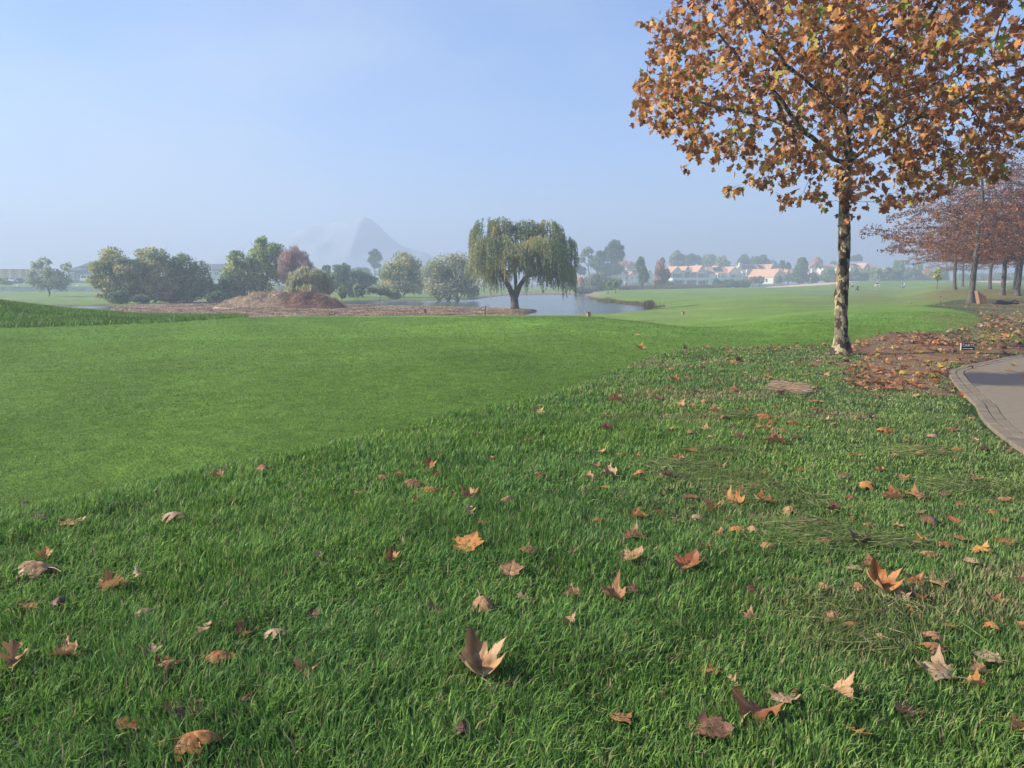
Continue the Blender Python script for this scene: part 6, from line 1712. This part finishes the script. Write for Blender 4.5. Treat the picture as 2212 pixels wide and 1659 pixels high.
LV = [
 (82, 1262, 100, P_, 'tan', 'dome', 70, 10, 0, 'large tan plane leaf arched over the grass at the far left front'), (100, 1230, 32, P_, 'orange', 'cup', 20, 60, 0, 'small upright orange leaf standing behind the large tan leaf at far left'),
 (569, 1024, 44, P_, 'brown', 'dome', 30, 18, 0, 'rounded brown leaf at the tee edge, left of centre'), (470, 1043, 28, P_, 'brown', 'fold', 80, 10, 0, 'small folded brown leaf at the tee edge, left of the rounded one'),
 (156, 1145, 58, P_, 'brown', 'wave', 10, 12, 0, 'crumpled brown leaf at the left below the tee edge'), (92, 1141, 40, O_, 'dark', 'flat', 60, 10), (389, 1141, 60, O_, 'pink', 'dome', 75, 8, 0, 'pale spread oak leaf lying alone at the left below the tee edge'),
 (688, 1233, 24, O_, 'pink', 'cup', 10, 30), (301, 1274, 30, O_, 'pink', 'curl', 40, 20), (129, 1327, 40, P_, 'dark', 'dome', 20, 30, 0, 'dark leaf sunk in the grass below the large tan one'),
 (434, 1405, 46, O_, 'pink', 'flat', -20, 22, 0, 'pale pinkish oak leaf propped upright at the left front'), (537, 1403, 42, O_, 'red', 'curl', 70, 15, 0, 'bright red-orange oak leaf half buried right of the pale upright one'), (610, 1413, 56, O_, 'pink', 'dome', 85, 6, 0, 'arched pale oak leaf right of the bright red-orange one'),
 (143, 1458, 60, P_, 'brown', 'fold', 100, 4, 0, 'rolled brown leaf lying on the left front grass'), (31, 1475, 74, O_, 'brown', 'cup', 30, 25, 0, 'big purplish-brown oak leaf cut by the left picture edge'),
 (328, 1450, 42, P_, 'pink', 'cup', 15, 30), (369, 1465, 54, P_, 'brown', 'dome', 100, 8, 0, 'brown curled leaf in the little group of three at the left front'), (365, 1487, 52, O_, 'red', 'cup', 80, 8, 0, 'deep orange leaf lowest in the group of three at the left front'),
 (672, 1479, 48, O_, 'brown', 'curl', 95, 10), (676, 1354, 36, P_, 'dark', 'cup', 30, 20), (424, 1646, 112, P_, 'orange', 'dome', -75, 12, 0, 'large orange leaf with long stalk cut by the bottom picture edge'), (55, 1092, 28, P_, 'dark', 'curl', 90, 5),
 (928, 1018, 32, P_, 'orange', 'cup', 10, 55, 0, 'bright orange leaf standing on edge in the middle of the rough'), (944, 1039, 24, P_, 'brown', 'fold', -40, 10), (864, 1037, 28, P_, 'orange', 'wave', 30, 20), (828, 1041, 26, P_, 'brown', 'dome', 60, 15),
 (895, 1063, 52, P_, 'brown', 'dome', 70, 12, 0, 'broad brown leaf, left one of an overlapping pair in mid rough'), (930, 1075, 44, P_, 'orange', 'dome', 80, 10, 0, 'orange-brown leaf, right one of the overlapping pair in mid rough'), (821, 1062, 14, P_, 'brown', 'flat', 0, 8), (766, 1080, 18, P_, 'red', 'cup', 10, 20),
 (897, 1104, 20, O_, 'brown', 'cup', 0, 40), (979, 1094, 22, O_, 'pink', 'cup', 20, 30), (1014, 1094, 38, P_, 'brown', 'deep', 0, 40), (1096, 1098, 54, P_, 'tan', 'dome', -35, 14, 0, 'tan leaf draped over the grass in the upper middle'),
 (1016, 1130, 36, O_, 'pink', 'cup', 15, 20), (1042, 1152, 36, P_, 'brown', 'wave', 80, 14), (1165, 1041, 28, P_, 'brown', 'dome', 90, 6),
 (1012, 1202, 74, P_, 'orange', 'flat', -30, 34, 0, 'glowing orange plane leaf tilted to the light in the middle of the grass'), (1104, 1252, 54, P_, 'tan', 'flat', -10, 36, 0, 'light orange plane leaf tilted up, right of the glowing orange one'),
 (1143, 1206, 52, P_, 'brown', 'dome', 95, 8, 0, 'brown leaf with stalk to the right, above the light orange one'), (846, 1223, 36, P_, 'orange', 'deep', 10, 40, 0, 'small orange upright leaf left of the glowing orange one'),
 (1046, 1336, 70, P_, 'tan', 'dome', 200, -14, 0, 'tan leaf curled over like a hood in the middle front'), (1364, 1176, 58, P_, 'brown', 'wave', 60, 18), (1366, 1232, 62, P_, 'tan', 'cup', -60, 24, 0, 'brown-tan cupped leaf with stalk to the left, right of centre'),
 (1486, 1236, 78, P_, 'red', 'cup', -40, 22, 0, 'large dark red-brown plane leaf right of centre'), (1141, 1309, 36, O_, 'pink', 'flat', 70, 12), (1235, 1307, 42, P_, 'tan', 'fold', 85, 12, 0, 'small tan folded leaf with a dark slit, right of the hooded one'),
 (1321, 1311, 64, P_, 'brown', 'deep', 60, 20, 0, 'brown cupped leaf with an orange lobe, lower right of centre'), (1364, 1300, 38, P_, 'dark', 'wave', 10, 20), (1227, 1377, 36, P_, 'tan', 'fold', 30, 30), 
 (1032, 1480, 118, P_, 'tan', 'deep', 25, 26, 0, 'largest cupped two-tone leaf at the centre front, tips pointing up', 1), (1100, 1503, 24, P_, 'dark', 'curl', 0, 20), (950, 1352, 32, O_, 'dark', 'curl', 80, 10), (1237, 1213, 20, O_, 'pink', 'cup', 0, 40), (1294, 1143, 26, P_, 'red', 'dome', 90, 6),
 (1307, 1067, 20, P_, 'orange', 'flat', 80, 10), (1315, 1037, 42, P_, 'pink', 'fold', 70, 6), (1286, 1018, 22, P_, 'brown', 'cup', 30, 20), (1270, 1045, 28, P_, 'tan', 'fold', 60, 8), (1442, 1040, 50, P_, 'dark', 'wave', 80, 14, 0, 'crumpled dark leaf beside the dry tuft right of centre'),
 (1335, 994, 18, P_, 'brown', 'flat', 0, 10), (1374, 994, 18, P_, 'brown', 'cup', 40, 20), (999, 1620, 48, P_, 'dark', 'dome', 20, 16, 0, 'dark leaf sunk in the grass at the bottom middle'),
 (1581, 1100, 54, P_, 'orange', 'deep', 50, 26, 0, 'orange open-folded leaf right of centre, left one of two bright leaves'), (1651, 1099, 52, P_, 'orange', 'cup', 90, 14, 0, 'orange crumpled leaf right of centre, right one of two bright leaves'), (1493, 1088, 36, P_, 'brown', 'flat', 90, 8),
 (1800, 1117, 36, P_, 'dark', 'fold', 70, 8), (1837, 1135, 22, O_, 'brown', 'cup', 0, 30), (1875, 1146, 26, P_, 'brown', 'dome', 70, 14), (1929, 1088, 46, P_, 'orange', 'fold', 80, 8), (1981, 1079, 54, P_, 'brown', 'wave', 75, 16), (2058, 1139, 32, P_, 'orange', 'flat', 20, 36, 0, 'small bright orange leaf standing alone near the right edge'),
 (1780, 1187, 44, P_, 'brown', 'dome', 90, 8), (1989, 1190, 36, P_, 'orange', 'fold', 80, 5), (2007, 1217, 44, P_, 'tan', 'dome', 70, 10), (1845, 1241, 40, P_, 'pink', 'flat', 85, 6), (1882, 1251, 46, P_, 'brown', 'fold', 90, 8), (2097, 1226, 42, P_, 'pink', 'flat', 85, 6),
 (1899, 1294, 82, P_, 'orange', 'deep', 10, 34, 0, 'large spiky orange-brown leaf in the cluster at the right front'), (1856, 1301, 34, P_, 'brown', 'dome', 10, 34), (1948, 1303, 36, P_, 'pink', 'cup', 0, 36), (1974, 1272, 46, P_, 'orange', 'wave', 30, 34, 0, 'golden leaf at the upper right of the right-front cluster'), (1780, 1302, 36, P_, 'tan', 'dome', 30, 26),
 (1616, 1357, 44, P_, 'tan', 'wave', 60, 16, 0, 'tan crinkled leaf lying alone in the right foreground'), (1901, 1409, 42, P_, 'tan', 'dome', 170, 10, 0, 'rounded pale tan leaf lying alone at the right front'), (2015, 1401, 52, P_, 'tan', 'curl', 70, 10), (2015, 1431, 60, P_, 'brown', 'dome', 75, 14, 0, 'warm brown leaf in the middle of the stack of three near the right edge'),
 (2024, 1480, 98, P_, 'pink', 'wave', 60, 16, 0, 'largest pale brown leaf, lowest of the stack of three near the right edge'), (2134, 1449, 68, P_, 'pink', 'flat', 70, 12, 0, 'pinkish-grey broad leaf near the right edge'), (2112, 1484, 44, P_, 'tan', 'fold', 85, 14, 0, 'small tan folded leaf below the pinkish-grey one'),
 (1655, 1578, 104, O_, 'red', 'curl', 88, 8, 0, 'long red-brown oak leaf with jagged top at the bottom right'), (1976, 1586, 60, O_, 'dark', 'flat', 80, 6, 0, 'dark leaf sunk in the grass at the bottom right'), (2204, 1368, 26, P_, 'orange', 'fold', 10, 20), (2204, 1280, 38, P_, 'dark', 'fold', 20, 10), (1622, 1303, 32, P_, 'dark', 'curl', 60, 10), (1737, 1141, 38, P_, 'pink', 'flat', 90, 6), (2171, 1089, 56, P_, 'brown', 'wave', 85, 10), (1585, 1500, 30, O_, 'tan', 'fold', 30, 10),
 (1377, 726, 22, P_, 'tan', 'flat', 70, 16, 0, 'pale leaf lying on the tee, upper one of two left of the plane tree'), (1380, 755, 30, P_, 'orange', 'cup', 60, 30, 0, 'orange leaf lying on the tee, lower one of two left of the plane tree'), (1160, 902, 34, P_, 'tan', 'cup', 40, 24, 0, 'cream-tan leaf on the tee edge in the middle of the picture'), (1165, 884, 16, P_, 'tan', 'flat', 0, 20), (1140, 962, 20, P_, 'brown', 'dome', 50, 10), (1310, 905, 20, P_, 'brown', 'wave', 60, 10), (1308, 938, 34, P_, 'dark', 'fold', 85, 6), (1060, 1003, 16, P_, 'red', 'cup', 0, 20), (1035, 944, 18, P_, 'pink', 'flat', 60, 10), (1330, 873, 36, P_, 'brown', 'fold', 85, 6),
 (1455, 827, 28, P_, 'orange', 'cup', 60, 26, 0, 'orange upturned leaf left of the dry sod patch'), (1466, 884, 30, P_, 'tan', 'fold', 20, 24), (1544, 895, 34, P_, 'tan', 'fold', 85, 6), (1504, 852, 34, P_, 'dark', 'wave', 85, 8), (1584, 848, 38, P_, 'brown', 'wave', 70, 10), (1517, 799, 20, P_, 'dark', 'dome', 80, 8), (1586, 787, 20, P_, 'orange', 'dome', 60, 20), (1764, 872, 38, P_, 'brown', 'flat', 85, 6), (1656, 819, 20, P_, 'orange', 'cup', 60, 20),
 (1651, 910, 42, P_, 'orange', 'dome', 60, 14), (1647, 931, 52, P_, 'orange', 'wave', 85, 10, 0, 'orange leaf in the pair lying below the dry sod patch'), (1712, 924, 28, P_, 'red', 'dome', 80, 12), (1673, 966, 48, P_, 'brown', 'fold', 80, 8), (1596, 955, 40, P_, 'dark', 'wave', 70, 8), (1492, 984, 34, P_, 'orange', 'flat', 60, 20), (1524, 933, 34, P_, 'tan', 'wave', 70, 8), (1767, 890, 42, P_, 'brown', 'wave', 80, 8), (1911, 937, 40, P_, 'orange', 'dome', 85, 8)]
for l in LV:
    if len(l) == 11: put_leaf(*l[:10], var=l[10])
    else: put_leaf(*l)
rl = random.Random(99); hand = [(l[0], l[1]) for l in LV]
while n_leaf[0] < 294:
    t = rl.random()
    if t < .72: u = rl.uniform(1280, 2230)**1.0; v = 770+(rl.random()**1.35)*430
    elif t < .86: u = rl.uniform(1450, 2215); v = rl.uniform(760, 800)
    else: u = rl.uniform(60, 2200); v = rl.uniform(1050, 1640)
    if rl.random() > .25+.75*min(1, max(0, (u-1150)/700)): continue
    x, y, z = march(u, v)
    if poly_sd(np.array([x]), np.array([y]), ROUGH)[0] > -.1 or poly_sd(np.array([x]), np.array([y]), PATH)[0] < .1: continue
    if min(math.hypot(u-a, v-b) for a, b in hand) < (16 if v < 1000 else 34): continue
    hand.append((u, v))
    oakp = rl.random() < .2
    sh = rl.choice(['flat', 'dome', 'curl', 'cup']) if oakp else rl.choice(['flat', 'dome', 'wave', 'fold', 'cup', 'curl', 'dome'])
    put_leaf(u, v, 0, O_ if oakp else P_, rl.choice(['brown', 'brown', 'tan', 'orange', 'pink', 'dark', 'red', 'tan', 'orange']), sh, rl.uniform(0, 360), rl.uniform(-12, 14), rl.uniform(-12, 12), size=rl.uniform(.06, .135), cover=.5)
for (u, v, w, c, sh, lb) in ((2068, 831, 24, 'brown', 'flat', 'brown leaf on the paver edge at the near corner of the path'), (2098, 842, 26, 'brown', 'flat', 'brown leaf on the damp concrete just right of the paver corner'), (2086, 862, 16, 'yellow', 'flat', 'yellow leaf on the paver edging')):
    put_leaf(u, v, w, P_, c, sh, 80, 4, 0, lb, cover=0)

# ---- uncountable litter under the trees
def litter(name, pts, sizes, pal, label, seed, lift=.02, tiltamp=.45):
    rg = np.random.default_rng(seed); n = len(pts); out_ = LEAF_O; ko = len(out_)
    yaw = rg.uniform(0, 2*math.pi, n); T = np.column_stack([np.cos(yaw), np.sin(yaw), rg.normal(0, tiltamp*.5, n)]); T = unit(T)
    Nn = unit(np.column_stack([rg.normal(0, tiltamp, n), rg.normal(0, tiltamp, n), np.ones(n)])); B = unit(np.cross(T, Nn)); N2 = unit(np.cross(B, T))
    X = np.concatenate([[0], out_[:, 0]]); Yl = np.concatenate([[.4], out_[:, 1]])-.4
    fold = rg.uniform(-.6, .8, n)[:, None]; cup = rg.uniform(-1.0, 1.0, n)[:, None]
    Zl = np.abs(X)[None]*fold+(X[None]**2+Yl[None]**2)*cup+rg.normal(0, .04, (n, ko+1)); Zl = Zl-np.minimum(Zl.min(1, keepdims=True), 0)
    V = pts[:, None]+sizes[:, None, None]*(X[None, :, None]*B[:, None]+Yl[None, :, None]*T[:, None]+Zl[:, :, None]*N2[:, None]); V[:, :, 2] += lift
    tri = np.array([[0, 1+i, 1+(i+1) % ko] for i in range(ko)]); Fq = (np.arange(n)[:, None, None]*(ko+1)+tri[None]).reshape(-1, 3)
    pal = np.array(pal); col = pal[rg.integers(0, len(pal), n)]*rg.uniform(.7, 1.2, (n, 1))
    o = link(name, np_mesh(name, V.reshape(-1, 3), Fq, np.repeat(col, ko+1, 0)), m_foliage_flat)
    return tag(o, label, kind='stuff')
PALL = [(.30, .13, .07), (.40, .20, .10), (.22, .10, .06), (.50, .29, .15), (.44, .18, .06), (.40, .24, .17), (.52, .36, .07)]
rg = np.random.default_rng(44)
n = 5200; u = rg.uniform(1440, 2300, n); v = rg.uniform(716, 850, n)
Pp = np.array([PZ(a, b, .02)[:2] for a, b in zip(u, v)]); dd = poly_sd(Pp[:, 0], Pp[:, 1], DIRT); dpp = poly_sd(Pp[:, 0], Pp[:, 1], PATH); drr = poly_sd(Pp[:, 0], Pp[:, 1], ROUGH)
band = np.exp(-((v-752-(u-1500)*-.012)/9)**2)*(u > 1450)*(u < 1830)
pr_ = np.where(dd < .2, .30, 0)+band*.16+.015
pr_ = pr_*(fbm(Pp[:, 0]/.8, Pp[:, 1]/.8, oct=2)+.25)*np.where(dpp < .02, .05, 1)*(drr < .15)
keep = rg.random(n) < pr_
Pp = Pp[keep]; pts = np.column_stack([Pp, H(Pp[:, 0], Pp[:, 1])]); n = len(pts); print('litter near', n)
pp_ = np.column_stack([rg.uniform(8.2, 13, 400), rg.uniform(9.5, 16, 400)]); kk_ = (poly_sd(pp_[:, 0], pp_[:, 1], PATH) < -.05)&(rg.random(400) < .16); pts = np.vstack([pts, np.column_stack([pp_[kk_], np.full(kk_.sum(), .004)])]); n = len(pts)
litter('leaf_litter', pts, rg.uniform(.07, .14, n), PALL, 'brown and orange leaf litter on the bare soil round the plane tree', 3, .012)
n = 26000; u = rg.uniform(1880, 2320, n); v = rg.uniform(634, 745, n)
XY = np.array([PZ(a, b, .05)[:2] for a, b in zip(u, v)]); x, y = XY[:, 0], XY[:, 1]
d2 = poly_sd(x, y, TEE2); dpp = poly_sd(x, y, PATH)
dens = sstep(.47, .58, x/y)*sstep(.2, 1.6, d2)*(dpp > .1)*(.10+.9*sstep(.48, .66, fbm(x/2.2+4, y/3.5, oct=3)))*.20
patch = np.exp(-(((x-.545*y*1.06)/4)**2)-((y-31)/7)**2)*.35
keep = rg.random(n) < np.clip(dens+patch*(d2 > .4), 0, 1)*np.clip(12/ y, .12, 1)*1.3
x, y = x[keep], y[keep]; n = len(x); print('litter far', n)
litter('leaf_litter', np.column_stack([x, y, H(x, y)]), rg.uniform(.08, .17, n), PALL+[(.34, .22, .15), (.46, .32, .22)], 'oak and plane leaf litter strewn over the thin turf beside the path', 4, .02)
# dry straw sod patch near the tree
c = np.array(march(1705, 843)); rg = np.random.default_rng(6); n = 2600
root = empty('dry_sod_patch', tuple(c), 0, 'flat tan mat of dead grass in the rough left of the path', 'dead grass')
a = rg.uniform(0, 2*math.pi, n); r_ = np.sqrt(rg.random(n))*(.62+.55*vnoise(a*1.6, 3.0)); Pq = np.column_stack([r_*np.cos(a)*.33+r_*np.sin(a)*.12, r_*np.sin(a)*.62, np.zeros(n)]); Pq[:, 2] = .035+rg.uniform(0, .03, n)
T = unit(np.column_stack([np.ones(n), rg.normal(0, .35, n), rg.normal(-.05, .12, n)]))
col = np.array([(.58, .42, .26), (.72, .55, .36), (.46, .31, .19)])[rg.integers(0, 3, n)]*rg.uniform(.8, 1.15, (n, 1))
card_stuff('dead_stems', Pq, T, rg.uniform(.08, .22, n), np.full(n, .008), col, m_foliage, 3, (0, 0, 0), root)
# matted dry tufts in the rough on the right
tufts = [(1560, 1035, .42), (1690, 1085, .36), (1760, 1160, .30), (1640, 1060, .34), (1480, 1010, .35), (1850, 1330, .30), (1890, 1395, .26), (1740, 1190, .25), (1560, 985, .3), (1990, 985, .3), (2090, 1060, .35), (1930, 1180, .25), (1600, 905, .3)]
Ps = []; Ts = []; Ls = []; Cs = []
for i, (u, v, rad_) in enumerate(tufts):
    rg = np.random.default_rng(200+i); c = np.array(march(u, v)); n = int(1700*rad_); th = rg.uniform(-.6, .9)
    q_ = rg.normal(0, .45, (n, 2))*np.array([rad_*1.3, rad_*.8]); P = np.column_stack([c[0]+q_[:, 0], c[1]+q_[:, 1], np.zeros(n)]); P[:, 2] = H(P[:, 0], P[:, 1])+rg.uniform(.02, .055, n)
    az = th+rg.normal(0, .5, n)+q_[:, 0]*2; T = np.column_stack([np.cos(az), np.sin(az), rg.normal(.05, .22, n)])
    Ps.append(P); Ts.append(T); Ls.append(rg.uniform(.07, .19, n)); Cs.append(np.array([(.22, .25, .09), (.33, .31, .15), (.15, .23, .055), (.24, .29, .09)])[rg.integers(0, 4, n)]*rg.uniform(.75, 1.15, (n, 1)))
P = np.vstack(Ps); Ln = np.concatenate(Ls)
o = card_stuff('matted_grass', P, np.vstack(Ts), Ln, np.full(len(P), .0050), np.vstack(Cs), m_foliage, 12)
tag(o, 'combed-over tufts of yellowing thatch in the rough on the right', kind='stuff')
# ================================================================== haze
mh, N, L = new_mat('haze_air')
out = N.new('ShaderNodeOutputMaterial'); pv = N.new('ShaderNodeVolumePrincipled')
pv.inputs['Color'].default_value = (.55, .64, .78, 1)
pv.inputs['Density'].default_value = HAZE_DENSITY
pv.inputs['Anisotropy'].default_value = 0.15
L.new(pv.outputs[0], out.inputs['Volume'])
hb = MB().box(-2700, 2700, -2700, 2700, -4.5, HAZE_TOP)
hz = hb.build('haze', mh)
tag(hz, 'thin pale morning mist lying over the whole golf course', kind='stuff')

mm_, N, L = new_mat('mist_air')
out = N.new('ShaderNodeOutputMaterial'); pv = N.new('ShaderNodeVolumePrincipled')
pv.inputs['Color'].default_value = (.66, .74, .84, 1); pv.inputs['Density'].default_value = .0007; pv.inputs['Anisotropy'].default_value = .15
L.new(pv.outputs[0], out.inputs['Volume'])
mist = MB().box(-420, 420, 92, 900, -3.8, 9.0).build('pond_mist', mm_)
tag(mist, 'low bank of morning mist over the pond and far fairway', kind='stuff')
